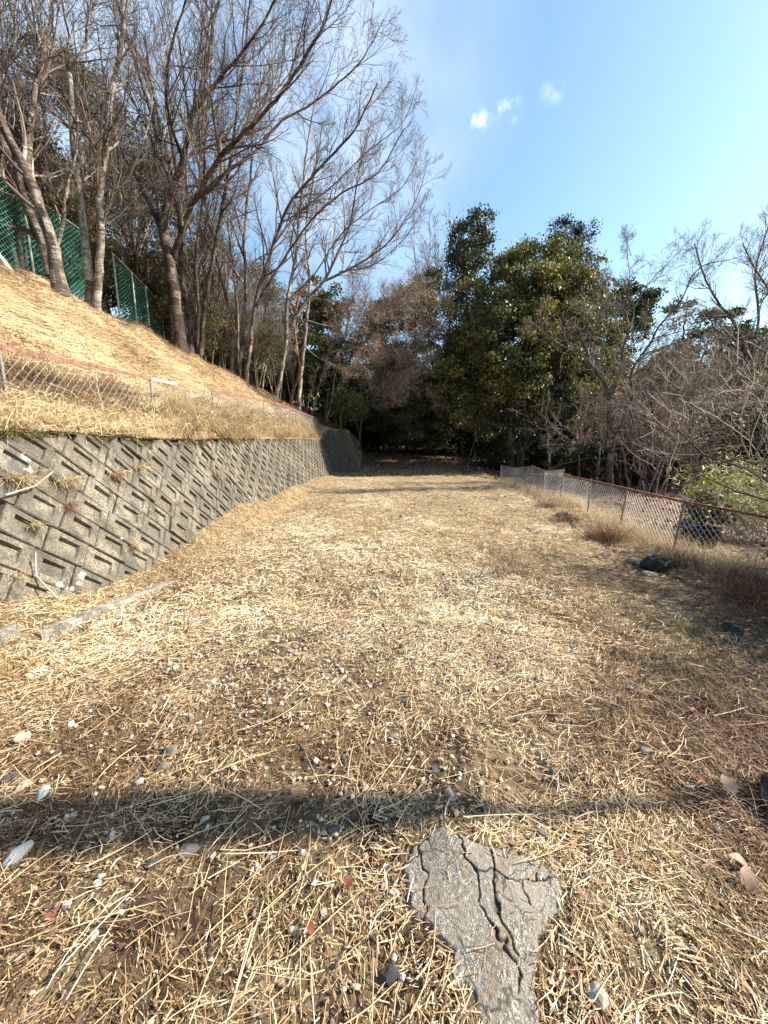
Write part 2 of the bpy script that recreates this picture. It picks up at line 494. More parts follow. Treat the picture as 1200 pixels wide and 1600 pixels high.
def grid_faces(n, m):
    i = np.arange(n * m).reshape(n, m)
    return np.stack([i[:-1, :-1], i[1:, :-1], i[1:, 1:], i[:-1, 1:]], -1).reshape(-1, 4)


gx = graded(-3.1, 300, .3, .045, 1.022, 8)
gy = graded(-8, 400, 1.5, .045, 1.02, 8)
gx = gx[gx >= -3.4]
X, Y = np.meshgrid(gx, gy, indexing='ij')
Z = H(X, Y)
ground = mesh_np('ground', np.stack([X, Y, Z], -1).reshape(-1, 3), grid_faces(*X.shape), M['ground'], smooth=True)
tag(ground, 'level path of bare earth under mown dry grass between the wall and the low fence', 'ground', kind='structure')

# the bank above the wall: profile points across, at stations along the path
ys = np.array([-4, 3.5, 5.9, 10.6, 16.0, 22.3, 22.6, 27, 40, 70, 120])
xb = np.interp(ys, [-4, 3.5, 21], [-2.78, -2.8, -2.95])
zt_ = [1.66, 1.69, 1.67, 1.80, 1.92, 2.05]
BAT = .30


def WT(y): return np.interp(y, ys[:6], zt_)
def WXB(y): return np.interp(y, [-4, 3.5, 21], [-2.78, -2.8, -2.95])


prof = []
for i, y in enumerate(ys):
    if i < 6:
        zt = zt_[i]; xt = xb[i] - BAT * zt
        zf = np.interp(y, [-4, 4, 6.56, 14.6, 21.6], [1.8, 1.97, 2.06, 2.52, 2.6])
        xc = np.interp(y, [-4, 8.7, 12, 16, 19.5, 22.6], [-7.4, -7, -6.5, -6, -5.5, -5])
        zc = np.interp(y, [-4, 8.7, 12, 16, 19.5, 22.6], [4.6, 4.7, 4.65, 4.25, 4.0, 3.7])
        prof.append([(xt + .02, zt - .04), (xt - .22, zt + .10), (-3.97, zf), ((xc - 3.97) / 2, (zf + zc) / 2 + .08), (xc, zc), (xc - 2, zc + .95), (xc - 8, zc + 2.2), (xc - 40, zc + 9)])
    else:
        xc = np.interp(y, [21.7, 27, 40, 70, 120], [-5.1, -4.7, -6, -8, -8]); zc = np.interp(y, [21.7, 27, 40, 70, 120], [3.75, 3.35, 4.2, 11, 20])
        b = .12 * min(max(0, y - 20.5), 7) + .05 * max(0, y - 24) + .16 * max(0, y - 42)
        prof.append([(-1.5, b - .1), (-2.0, b + 1.2), (-2.4, max(2.35, b + 1.7)), (-3.6, max(2.75, b + 2.4)), (xc, max(zc, b + 3)), (xc - 2, max(zc, b + 3) + .9), (xc - 8, max(zc, b + 3) + 2.2), (xc - 40, max(zc, b + 3) + 9)])
prof = np.array(prof)


def hill_pt(s, y):
    s = np.asarray(s, float); y = np.asarray(y, float)
    i = np.clip(np.floor(s).astype(int), 0, 6); f = s - i
    x = np.zeros_like(s * y); z = np.zeros_like(x)
    j = np.clip(np.searchsorted(ys, y, side='right') - 1, 0, len(ys) - 2)
    g = (y - ys[j]) / (ys[j + 1] - ys[j])
    pa = prof[j, i] * (1 - f)[..., None] + prof[j, i + 1] * f[..., None]
    pb = prof[j + 1, i] * (1 - f)[..., None] + prof[j + 1, i + 1] * f[..., None]
    p = pa * (1 - g)[..., None] + pb * g[..., None]
    w = np.clip(s * 2, 0, 1)
    n = (.13 * vn(p[..., 0] * 1.3 + s, y, .9, 7) + .08 * vn(s * 3, y, .4, 8) + .04 * vn(s * 6, y, .16, 9)) * w
    return np.stack([p[..., 0], y + 0 * s, p[..., 1] + n], -1)


hs = np.concatenate([np.linspace(0, 2, 17), np.linspace(2.08, 5, 36), np.linspace(5.2, 7, 12)])
hy = np.concatenate([np.arange(-4, 21.5, .14), [21.8, 22.1, 22.29, 22.3, 22.59, 22.6, 22.8], np.arange(23, 120, .8)])
SS, YY = np.meshgrid(hs, hy, indexing='ij')
hill = mesh_np('hillside', hill_pt(SS.ravel(), YY.ravel()), grid_faces(*SS.shape)[:, ::-1], M['hill'], smooth=True)
tag(hill, 'straw covered bank rising to the left above the concrete block wall', 'hillside', kind='structure')

# ------------------------------------------------------------------ concrete block wall


def block_sheet(L0, L1, T, seed, over=.10):
    r = random.Random(seed)
    bm = bmesh.new(); fl = bm.faces.layers.float.new('rnd')
    La, Lb = .40, .262
    th = R(-43)
    a = np.array([math.cos(th), math.sin(th)]); b = np.array([-math.sin(th), math.cos(th)])
    n = int((L1 - L0 + T) / Lb) + 12
    for j in range(-n, n):
        for i in range(-n, n):
            c = np.array([L0, 0]) + a * (i + (j * .17) % 1.0) * La + b * j * Lb
            if not (L0 - .3 < c[0] < L1 + .3 and -.2 < c[1] < T + over * .3): continue
            up = r.gauss(0, .008); tx, ty = r.gauss(0, .035), r.gauss(0, .045)
            deep = .044 + r.uniform(-.007, .008)
            tone = min(1, max(0, r.gauss(.5, .24)))
            rs = r.uniform(.52, .60)

            def ring(fa, fb, z, sa=0, sb=0):
                vs = []
                for (p, q) in ((-1, -1), (1, -1), (1, 1), (-1, 1)):
                    u, w = p * fa + sa, q * fb + sb
                    pos = c + a * u + b * w
                    vs.append(bm.verts.new((pos[0] + r.gauss(0, .0012), pos[1] + r.gauss(0, .0012), z + up + tx * u + ty * w)))
                return vs
            ha, hb = La / 2 - .006, Lb / 2 - .006
            R0 = ring(ha, hb, -.066); R1 = ring(ha, hb, -.012); R2 = ring(ha - .008, hb - .008, 0)
            R3 = ring(ha * rs, hb * rs, 0, .004, .0); R4 = ring(ha * rs - .006, hb * rs - .006, 0, .004, 0)
            for v_, (p, q) in zip(R4, ((-1, -1), (1, -1), (1, 1), (-1, 1))): v_.co.z -= deep * (.34 + .66 * ((1 - p) * .2 + (q + 1) * .3))
            for A, B in ((R0, R1), (R1, R2), (R2, R3), (R3, R4)):
                for k in range(4):
                    bm.faces.new((A[k], A[(k + 1) % 4], B[(k + 1) % 4], B[k]))[fl] = tone
            bm.faces.new(R4)[fl] = tone
    def cut(co, no):
        bmesh.ops.bisect_plane(bm, geom=bm.verts[:] + bm.edges[:] + bm.faces[:], plane_co=co, plane_no=no, clear_outer=True, dist=1e-5)
    cut((0, T + over, 0), (0, 1, 0)); cut((0, -.1, 0), (0, -1, 0)); cut((L1, 0, 0), (1, 0, 0)); cut((L0, 0, 0), (-1, 0, 0))
    return bm


def map_bm(bm, fn):
    for v in bm.verts: v.co = fn(*v.co)
    bmesh.ops.recalc_face_normals(bm, faces=bm.faces)


cb, sb_ = math.cos(math.atan(BAT)), math.sin(math.atan(BAT))
TW = 2.1


def wall_map(s, t, n):
    zt = float(WT(s)); xt = float(WXB(s)) - BAT * zt
    return (xt + (TW - t) * sb_ + n * cb, s, zt - (TW - t) * cb + n * sb_)


wall_root = empty('retaining_wall', (-2.8, 3, 0), 'long leaning retaining wall of tilted grey concrete blocks along the left of the path', 'wall')
bm = block_sheet(-1.0, 21.5, TW, 3, over=-.01)
map_bm(bm, wall_map)
bm_obj('block_facing', bm, M['wall'], wall_root)
bm = bmesh.new()
rows = []
for y in np.arange(-1, 21.6, .15):
    rows.append([bm.verts.new(wall_map(y, t, -.062)) for t in (-.3, TW - .02)] + [bm.verts.new((wall_map(y, TW - .02, -.016)[0] - .3, y, float(WT(y)) - .03))])
for r0, r1 in zip(rows, rows[1:]):
    for k in range(2): bm.faces.new((r0[k], r1[k], r1[k + 1], r0[k + 1]))
bm_obj('mortar', bm, M['joint'], wall_root)

# short wing wall that closes the far end
wing = empty('wing_wall', (-2.2, 21.6, 0), 'short shaded mossy-edged wing wall jutting out at the far end of the block wall', 'wall')
TWG = 2.8


def wing_map(s, t, n):             # s 0..2.4 along +x
    return (-3.75 + s - .0 * t, 21.62 + (t) * sb_ * 1.0 - n * cb, -.1 + t * cb + n * sb_)


bm = block_sheet(0, 2.6, TWG, 5, over=.0)
# slanting right-hand end
bmesh.ops.bisect_plane(bm, geom=bm.verts[:] + bm.edges[:] + bm.faces[:], plane_co=(2.45, 0, 0), plane_no=(1, .30, 0), clear_outer=True)
map_bm(bm, wing_map)
bm_obj('block_facing', bm, M['wing'], wing)
bm = bmesh.new()
f0 = [wing_map(s, t, -.062) for s, t in ((0, -.2), (2.5, -.2), (2.45 - .3 * TWG, TWG), (0, TWG))]
v1 = [bm.verts.new(p) for p in f0]; v2 = [bm.verts.new((p[0], p[1] + .55, p[2])) for p in f0]
bm.faces.new(v1); bm.faces.new(v2[::-1])
for k in range(4): bm.faces.new((v1[k], v2[k], v2[(k + 1) % 4], v1[(k + 1) % 4]))
bmesh.ops.recalc_face_normals(bm, faces=bm.faces)
bm_obj('core', bm, concrete_mat('mossy_edge_concrete', (.12, .11, .07), (.26, .25, .16), (.42, .39, .28), False, moss=.35), wing)

# ------------------------------------------------------------------ fences


def box_bm(bm, p0, p1, w, h, up=(0, 0, 1)):
    p0, p1, up = Vector(p0), Vector(p1), Vector(up)
    d = (p1 - p0).normalized(); s = d.cross(up).normalized(); u = s.cross(d)
    vs = [bm.verts.new(q + s * a * w / 2 + u * b * h / 2) for q in (p0, p1) for a, b in ((-1, -1), (1, -1), (1, 1), (-1, 1))]
    for f in ((0, 1, 2, 3), (7, 6, 5, 4), (0, 4, 5, 1), (1, 5, 6, 2), (2, 6, 7, 3), (3, 7, 4, 0)):
        bm.faces.new([vs[k] for k in f])
    return bm


def chain(pa, pb, ha, hb, pitch=.075, r=.0017, sag=.0, seed=0):
    """woven wire between two base points; ha/hb = top heights above base"""
    pa, pb = np.array(pa, float), np.array(pb, float)
    L = np.linalg.norm((pb - pa)[:2]); n = max(2, int(L / pitch))
    rg = np.random.default_rng(seed)
    hmax = (ha + hb) / 2
    k = max(4, int(hmax / (pitch * .95)))
    lines = []
    d = norm(pb - pa); side = np.array([-d[1], d[0], 0])
    j = np.arange(k + 1)
    for i in range(-1, n + 1):
        zig = ((j + i) % 2) * 1.06 - .03
        s = np.clip((i + zig) * pitch / L, 0, 1)
        base = pa + (pb - pa) * s[:, None]
        hh = ha + (hb - ha) * s
        t = j / k
        p = base + np.array([0, 0, 1]) * (hh * t)[:, None]
        off = .004 * np.where((j + i) % 2 == 0, 1, -1) + .02 * vn(s * L * 2, t * 2, 1, 20 + seed % 5)
        p = p + side * off[:, None]
        lines.append(p)
    lines = np.array(lines)
    return tubes(lines, np.full(lines.shape[:2], r), 3)


def fence(name, label, stations, mesh_mat, rail_mats, post_mat, post_at, pitch, r, rail_w, post_r, extra=None, seed=1, mesh_skip=(), mesh_drop=.02, group=None):
    """stations: (x, y, zbase, ztop)"""
    st = stations
    root = empty(name, (st[0][0], st[0][1], st[0][2]), label, 'fence', group)
    acc_ = MeshAcc()
    for i, (a, b) in enumerate(zip(st, st[1:])):
        if i not in mesh_skip:
            v, q, t = chain(a[:3], b[:3], a[3] - a[2] - mesh_drop, b[3] - b[2] - mesh_drop, pitch, r, seed=seed * 10 + i)
            acc_.add(v, q, np.random.default_rng(i).uniform(0, 1, len(q)))
    acc_.build('wire_mesh', mesh_mat, root)
    for i, (a, b) in enumerate(zip(st, st[1:])):
        mt = rail_mats[i % len(rail_mats)]
        if mt is None: continue
        bm = bmesh.new()
        d = (Vector((b[0], b[1], b[3])) - Vector((a[0], a[1], a[3]))).normalized() * .002
        pa_, pb_ = Vector((a[0], a[1], a[3])) + d, Vector((b[0], b[1], b[3])) - d
        box_bm(bm, pa_, pb_, rail_w, .006)
        box_bm(bm, pa_ + Vector((rail_w / 2 + .004, 0, -rail_w / 2 + .001)), pb_ + Vector((rail_w / 2 + .004, 0, -rail_w / 2 + .001)), .006, rail_w)
        bm_obj('rail', bm, mt, root)
    for (x, y, z0, z1, lx, ly) in post_at:
        v, q, t = tubes([[(x - lx, y - ly, z0 - .15), (x - lx / 2, y - ly / 2, (z0 + z1) / 2), (x, y, z1)]], [[post_r] * 3], 8)
        o = mesh_np('post', v, q, post_mat, root, smooth=True)
    return root


# right-hand low fence
rs = [(4.55, 2.2), (4.62, 3.3), (4.60, 4.4), (4.60, 5.62), (4.90, 7.4), (5.15, 9.2), (5.32, 11.0)]
st = []
for (x, y) in rs: st.append((x, y, float(H(x, y)) - .03, .70 + float(np.interp(y, [2, 5, 8, 11], [-.02, 0, .01, .03]))))
posts = [(4.60, 5.60, -.1, .73, .10, .02), (4.90, 7.4, -.1, .73, .12, .05), (5.15, 9.2, -.05, .76, .02, .02), (5.32, 11.0, -.05, .74, .03, .0), (4.62, 3.3, -.1, .68, .03, .02)]
fence('low_fence', 'low sagging chain link fence with rusty red rail on the right of the path', st, M['wire'], [M['rail_rust']], M['post'], posts, .052, .0024, .038, .017, seed=2)
st2 = []
for (x, y, dz) in [(5.42, 11.2, .88), (5.36, 12.4, .76), (5.30, 13.3, .88), (5.22, 14.7, .74), (5.1, 16.2, .76)]:
    st2.append((x, y, float(H(x, y)) - .03, dz))
fence('end_fence', 'far bent chain link fence section with twisted thin rail by the evergreen trunk', st2, M['wire'], [M['post']], M['post'],
      [(x, y, z0, z1 + .02, .02, .02) for (x, y, z0, z1) in st2], .05, .003, .02, .018, seed=3)

# fence above the wall
st = []
for y in (1.2, 2.6, 4.0, 5.3, 6.5, 7.3, 8.8, 10.4, 12.5, 14.6, 17.0, 19.5, 22.5):
    zt = float(np.interp(y, [0, 4.0, 6.56, 14.6, 22.5], [2.45, 2.54, 2.675, 3.16, 3.22])) + random.Random(int(y * 10)).uniform(-.015, .015)
    p = hill_pt(np.array([2.0]), np.array([min(y, 22.2)]))[0]
    st.append((-3.93, y, zt - .66, zt))
rails = [M['rail_orange'], M['rail_orange'], M['rail_orange'], M['rail_orange'], M['rail_pale'], None] + [M['rail_orange']] * 6
fence('bank_fence', 'low chain link fence, orange rail, half buried in dry grass above the block wall', st, M['wire'], rails, M['post'],
      [(x, y, z0, z1 - .01, 0, 0) for (x, y, z0, z1) in st[::2]], .058, .0028, .045, .016, seed=4)

# green fences at the top of the bank


def green(name, label, sts, seed):
    root = empty(name, sts[0][:3], label, 'fence', 'green fences at the top of the bank')
    acc_ = MeshAcc()
    for i, (a, b) in enumerate(zip(sts, sts[1:])):
        v, q, t = chain(a[:3], b[:3], a[3], b[3], .06, .0048, seed=seed + i)
        acc_.add(v, q, np.random.default_rng(i).uniform(0, 1, len(q)))
    acc_.build('wire_mesh', M['green_wire'], root)
    for a in sts:
        v, q, t = tubes([[(a[0] + .03, a[1], a[2] - .3), (a[0] + .03, a[1], a[2] + a[3] + .03)]], [[.025, .025]], 8)
        mesh_np('post', v, q, M['green_post'], root, smooth=True)
    for a, b in zip(sts, sts[1:]):
        v, q, t = tubes([[(a[0] + .03, a[1] + .03, a[2] + a[3] + .02), (b[0] + .03, b[1] - .03, b[2] + b[3] + .02)]], [[.016, .016]], 6)
        mesh_np('top_rail', v, q, M['green_post'], root, smooth=True)


green('green_fence', 'tall green wire mesh fence behind the leftmost tree trunks', [(-8.5, 6.0, 5.3, 1.95), (-8.5, 7.9, 5.4, 1.95), (-8.5, 9.8, 5.5, 1.95), (-8.5, 11.75, 5.55, 1.95)], 50)
green('green_fence', 'short green wire mesh fence panel right of the twin trunk tree', [(-8.5, 12.75, 5.62, 1.85), (-8.5, 13.6, 5.6, 1.7), (-8.5, 14.3, 5.55, 1.6), (-8.5, 15.2, 5.5, 1.3)], 60)

# ------------------------------------------------------------------ scatter: straw, grass


def ribbons(base, ang, tilt, length, width, curve, roll, rnd, name, mat, **kw):
    """base (N,3) middle of blade; flat curved blades"""
    N = len(base)
    d = np.stack([np.cos(ang) * np.cos(tilt), np.sin(ang) * np.cos(tilt), np.sin(tilt)], -1)
    side = np.stack([-np.sin(ang), np.cos(ang), np.zeros(N)], -1)
    up = np.cross(d, side)
    w = side * np.cos(roll)[:, None] + up * np.sin(roll)[:, None]
    V = np.empty((N, 6, 3))
    kink = rng.normal(0, 1, (N, 2)) * np.array([.05, .025]) * (1 + 2 * (rng.uniform(0, 1, (N, 1)) < .15))
    for k, t in enumerate((-.5, 0.0, .5)):
        c = base + d * (length * t)[:, None] + side * (curve * length * (t * t) * 4 * .25)[:, None] + (side * kink[:, :1] + np.array([0, 0, 1]) * kink[:, 1:]) * (length * (k == 1))[:, None]
        ww = width * (1.0 if k < 2 else .55) * (.9 if k == 0 else 1)
        V[:, 2 * k] = c - w * (ww / 2)[:, None]
        V[:, 2 * k + 1] = c + w * (ww / 2)[:, None]
    i = np.arange(N)[:, None] * 6
    q = np.concatenate([i + np.array([[0, 1, 3, 2]]), i + np.array([[2, 3, 5, 4]])], 1).reshape(-1, 4)
    return mesh_np(name, V.reshape(-1, 3), q, mat, rnd=np.repeat(rnd, 2), **kw)


# outline of the worn asphalt patch
ap_px = [(640, 1310), (668, 1290), (690, 1288), (712, 1300), (760, 1312), (790, 1308), (800, 1330), (830, 1340), (868, 1352), (888, 1370), (886, 1410), (878, 1450),
         (858, 1490), (850, 1530), (856, 1570), (862, 1640), (735, 1640), (728, 1570), (706, 1540), (690, 1490), (664, 1455), (640, 1420), (622, 1380), (628, 1340)]
AP = np.array([G(px, py, .02)[:2] for px, py in ap_px])
def inside(x, y, poly):
    r = np.zeros(np.shape(x), bool); n = len(poly)
    for i in range(n):
        x1, y1 = poly[i]; x2, y2 = poly[(i + 1) % n]
        c = ((y1 > y) != (y2 > y)) & (x < (x2 - x1) * (y - y1) / (y2 - y1 + 1e-12) + x1)
        r ^= c
    return r
def seg_dist(x, y, pts, closed=False):
    d = np.full(np.shape(x), 9.0)
    n = len(pts)
    for i in range(n if closed else n - 1):
        ax, ay = pts[i]; bx, by = pts[(i + 1) % n]
        t = np.clip(((x - ax) * (bx - ax) + (y - ay) * (by - ay)) / ((bx - ax) ** 2 + (by - ay) ** 2 + 1e-12), 0, 1)
        d = np.minimum(d, np.hypot(x - ax - t * (bx - ax), y - ay - t * (by - ay)))
    return d


def polar(n, r0, r1, p, amax=66):
    """points round the path's near end, thinning out with distance"""
    u = rng.uniform(0, 1, n)
    a = r0 ** (2 - p); b = r1 ** (2 - p)
    r = (a + u * (b - a)) ** (1 / (2 - p))
    th = rng.uniform(R(-amax), R(amax), n)
    return r * np.sin(th), r * np.cos(th)


def path_ok(x, y, xr=4.6):
    return (x > WXB(y) + .02 - .3 * .3) & (x < xr) & (y < 24)


def straw_layer(name, label, x, y, lift, lo, hi, w, bare=.0, flat=.06, colour=.0):
    # thin where the earth shows
    dens = .40 + .65 * vn(x, y, .5, 30) + .5 * vn(x, y, 1.6, 31) + .35 * vn(x, y, .2, 32)
    keep = rng.uniform(0, 1, len(x)) < np.clip(dens + .45 + bare, .12, 1)
    near = inside(x, y, AP)
    ed = seg_dist(x, y, AP, True)
    keep &= ~(near & (rng.uniform(0, 1, len(x)) > .035 + .5 * (ed < .035)))
    # gravelly worn area
    gz = np.exp(-(((x + .9) / .8) ** 2 + ((y - 2.5) / .55) ** 2)) + .8 * np.exp(-(((x + .25) / .8) ** 2 + ((y - 1.95) / .6) ** 2))
    keep &= rng.uniform(0, 1, len(x)) > .62 * np.clip(gz, 0, 1)
    # bare mossy hollows in the foreground
    for (cx, cy, rr) in ((-.28, .72, .17), (-.02, .83, .14), (.15, 1.12, .12), (-.62, 1.0, .11), (.33, 1.45, .2), (.62, 1.5, .16), (-.35, 1.42, .2)):
        keep &= rng.uniform(0, 1, len(x)) > .88 * np.exp(-(((x - cx) / rr) ** 2 + ((y - cy) / rr) ** 2))
    x, y = x[keep], y[keep]
    n = len(x)
    field = 2.4 * vn(x, y, .8, 33) + 2.2 * vn(x, y, .28, 34) + .35
    ang = field + rng.normal(0, .75, n) + np.pi * (rng.uniform(0, 1, n) < .5)
    loose = rng.uniform(0, 1, n) < .3
    ang = np.where(loose, rng.uniform(0, 2 * np.pi, n), ang)
    L = rng.uniform(lo, hi, n) * rng.uniform(.35, 1.0, n) ** .8
    z = H(x, y) + lift * rng.uniform(0, 1, n) + L * .03
    tilt = rng.normal(0, flat, n) + (rng.uniform(0, 1, n) < .06) * rng.uniform(0, .5, n)
    z = z + np.abs(np.sin(tilt)) * L * .4
    r = np.clip(.52 + rng.normal(0, .25, n) + .32 * vn(x, y, 1.2, 35) + .2 * vn(x, y, .3, 36) + colour + .12 * sstep(1.6, 5, y) - .46 * sstep(.5, 2.6, x) * sstep(9, 4, y), 0, 1)  # darker to the right: dappled shade of the scrub put into the straw colour
    return ribbons(np.stack([x, y, z], -1), ang, tilt, L, rng.uniform(.6, 1.3, n) * w, rng.normal(0, .09, n), rng.uniform(-.9, .9, n), r, name, M['straw']), (x, y)


x, y = polar(85000, .45, 3.6, .35); k = path_ok(x, y) & (y > .3)
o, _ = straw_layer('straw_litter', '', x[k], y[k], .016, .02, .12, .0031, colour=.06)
tag(o, 'mown dry grass stems lying loose over the near part of the path', 'straw', kind='stuff')
x, y = polar(130000, .45, 3.6, .3); k = path_ok(x, y) & (y > .3)
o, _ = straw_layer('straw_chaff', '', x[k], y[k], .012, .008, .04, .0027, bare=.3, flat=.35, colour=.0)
tag(o, 'short brown chaff of cut grass covering the earth of the near path', 'chaff', kind='stuff')
x, y = polar(330000, 3.0, 25, 1.4); k = path_ok(x, y)
x, y = x[k], y[k]
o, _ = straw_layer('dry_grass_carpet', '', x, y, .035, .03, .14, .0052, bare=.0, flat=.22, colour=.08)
tag(o, 'pale carpet of mown dry grass covering the path towards the trees', 'dry grass', kind='stuff')

# stubble standing in the mown ground
x, y = polar(75000, .45, 9, .9); k = path_ok(x, y) & ~inside(x, y, AP) & (rng.uniform(0, 1, len(x)) < np.clip(.5 + 1.1 * vn(x, y, .35, 37), .05, 1)); x, y = x[k], y[k]; n = len(x)
STUB = (x, y)
# larger single stalks of the foreground, as round stems
n = 650
x, y = polar(n, .5, 3.2, .6); k = path_ok(x, y) & ~inside(x, y, AP); x, y = x[k], y[k]; n = len(x)
ang = 2.0 * vn(x, y, .8, 33) + .5 + rng.normal(0, .8, n)
L = rng.uniform(.10, .30, n)
tl = rng.normal(0, .05, n)
d = np.stack([np.cos(ang) * np.cos(tl), np.sin(ang) * np.cos(tl), np.sin(tl)], -1)
side = np.stack([-np.sin(ang), np.cos(ang), np.zeros(n)], -1)
base = np.stack([x, y, H(x, y) + .026 + rng.uniform(0, .02, n)], -1)
cv = rng.normal(0, .010, n)
pts = np.stack([base + d * (L * t)[:, None] + side * (cv * (4 * t * t))[:, None] for t in (-.5, -.17, .17, .5)], 1)
rad = np.stack([np.full(n, 1.0), np.full(n, .95), np.full(n, .85), np.full(n, .6)], 1) * rng.uniform(.0008, .0021, n)[:, None]
v, q, t = tubes(pts, rad, 5)
o = mesh_np('dry_stalks', v, q, M['straw'], smooth=True, rnd=np.clip(rng.normal(.72, .18, n), 0, 1)[t])
tag(o, 'long pale dry stalks scattered over the foreground straw', 'stalks', kind='stuff')

# straw on the bank
n = 90000
yy = rng.uniform(1.0, 1, n); u = rng.uniform(0, 1, n)
yy = 2.0 + 24 * u ** 1.5; ss = rng.uniform(1.9, 5.3, n)
k = ~((yy > 22.2) & (yy < 22.7)); yy, ss = yy[k], ss[k]; n = len(yy)
p = hill_pt(ss, yy); p2 = hill_pt(ss + .05, yy)
slope = norm(p2 - p)
ang0 = rng.normal(0, .55, n) + .8 * vn(ss * 2, yy, 1.2, 40)
along = np.array([0, 1, 0])
d = norm(slope * np.sin(ang0 * .5)[:, None] + along * np.cos(ang0 * .5)[:, None] + np.array([0, 0, 1.]) * rng.normal(.05, .12, n)[:, None])
L = rng.uniform(.08, .34, n)
w = norm(np.cross(d, rng.normal(0, 1, (n, 3)) + np.array([.6, 0, .8])))
W = rng.uniform(.004, .010, n)[:, None]
p = p + np.array([0, 0, .03]) + rng.uniform(0, .03, (n, 1)) * np.array([.6, 0, .8])
V = np.stack([p - d * L[:, None] / 2 - w * W / 2, p - d * L[:, None] / 2 + w * W / 2, p + d * L[:, None] / 2 + w * W / 4, p + d * L[:, None] / 2 - w * W / 4], 1)
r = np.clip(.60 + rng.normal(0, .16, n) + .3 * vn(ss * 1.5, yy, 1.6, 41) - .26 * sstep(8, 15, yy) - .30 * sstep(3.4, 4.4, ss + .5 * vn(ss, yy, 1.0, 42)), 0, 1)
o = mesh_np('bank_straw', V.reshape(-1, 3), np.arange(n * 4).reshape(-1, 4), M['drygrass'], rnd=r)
tag(o, 'flattened blond dry grass covering the bank between fence and trees', 'dry grass', kind='stuff')


def blades(p, n_seg, L, lean_dir, lean, width, rnd, name, mat, **kw):
    """upright arching blades rooted at p"""
    N = len(p)
    V = np.empty((N, (n_seg + 1) * 2, 3))
    ang = np.arctan2(lean_dir[:, 1], lean_dir[:, 0]) + np.pi / 2
    side = np.stack([np.cos(ang), np.sin(ang), np.zeros(N)], -1)
    hd = norm(np.concatenate([lean_dir[:, :2], np.zeros((N, 1))], 1))
    c = p.copy()
    for k in range(n_seg + 1):
        t = k / n_seg
        a = lean * (.3 + 1.3 * t)
        if k: c = c + (hd * np.sin(a)[:, None] + np.array([0, 0, 1]) * np.cos(a)[:, None]) * (L / n_seg)[:, None]
        ww = (width * (1 - .75 * t))[:, None]
        V[:, 2 * k] = c - side * ww / 2; V[:, 2 * k + 1] = c + side * ww / 2
    i = np.arange(N)[:, None] * (n_seg + 1) * 2
    q = np.concatenate([i + np.array([[2 * k, 2 * k + 1, 2 * k + 3, 2 * k + 2]]) for k in range(n_seg)], 1).reshape(-1, 4)
    return mesh_np(name, V.reshape(-1, 3), q, mat, rnd=np.repeat(rnd, n_seg), **kw)


x, y = STUB; n = len(x)
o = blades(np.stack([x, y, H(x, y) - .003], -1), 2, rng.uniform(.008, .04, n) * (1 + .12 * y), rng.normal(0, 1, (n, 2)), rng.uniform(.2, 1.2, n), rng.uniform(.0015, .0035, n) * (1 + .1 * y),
           np.clip(.42 + rng.normal(0, .22, n) + .2 * vn(x, y, .6, 38) - .2 * sstep(.6, 3, x), 0, 1), 'stubble', M['drygrass'])  # stubble also darkened to the right for the scrub's shade
tag(o, 'short brown grass stubble standing between the mown straw', 'stubble', kind='stuff')
n = 34000
yy = 4.0 + 21 * rng.uniform(0, 1, n) ** 1.2; ss = rng.uniform(2.4, 4.9, n)
kk = (rng.uniform(0, 1, n) < .35 + .9 * vn(ss * 1.5, yy, 1.0, 46) + .4 * sstep(3.6, 4.2, ss)) & ~((yy > 22.2) & (yy < 22.7)); yy, ss = yy[kk], ss[kk]; n = len(yy)
o = blades(hill_pt(ss, yy), 3, rng.uniform(.06, .26, n), rng.normal(0, 1, (n, 2)) + np.array([.6, 0]), rng.uniform(.4, 1.5, n), rng.uniform(.004, .009, n), np.clip(.38 + rng.normal(0, .22, n), 0, 1), 'crest_grass', M['drygrass'])
tag(o, 'brown shaggy dead grass along the crest of the bank under the bare trees', 'dead grass', kind='stuff')
# matted tall grass between wall top and fence
n = 42000
yy = 1.5 + 20 * rng.uniform(0, 1, n) ** 1.25
ss = rng.uniform(.15, 2.25, n)
dn = .60 + .6 * vn(ss, yy, 1.1, 43) + .5 * sstep(6.0, 7.0, yy) - .5 * ((ss > 1.7) & (yy < 6.2))
k = (rng.uniform(0, 1, n) < np.clip(dn, .15, 1)) & ~((yy > 3.8) & (yy < 8) & (ss < .55)); yy, ss = yy[k], ss[k]; n = len(yy)
p = hill_pt(ss, yy)
hgt = np.interp(yy, [2, 6.2, 7.2, 12, 20], [.16, .20, .46, .42, .36])
L = rng.uniform(.5, 1.15, n) * hgt
ld = rng.normal(0, 1, (n, 2)) + np.array([.55, 0])
o = blades(p, 4, L * (1 + .35 * vn(ss * 2, yy, .5, 57)), ld, rng.uniform(.3, 1.5, n), rng.uniform(.003, .007, n), np.clip(.52 + rng.normal(0, .27, n) + .35 * vn(ss * 2, yy, .45, 44), 0, 1), 'ledge_grass', M['drygrass'])
tag(o, 'tangled tan dry grass growing on the ledge over the block wall', 'dry grass', kind='stuff')
n = 5200
yy = 1.8 + 19 * rng.uniform(0, 1, n) ** 1.2; ss = rng.uniform(.2, 2.3, n)
c0_ = hill_pt(ss, yy) + np.array([.04, 0, 0]) + np.array([0, 0, 1.]) * (rng.uniform(.02, .42, n) * np.interp(yy, [2, 6, 7.5, 20], [.4, .5, 1, .9]))[:, None]
dd = norm(rng.normal(0, 1, (n, 3)) * np.array([.6, 1, .7])); Ln = rng.uniform(.10, .42, n)[:, None]
bd = rng.normal(0, .25, (n, 3))
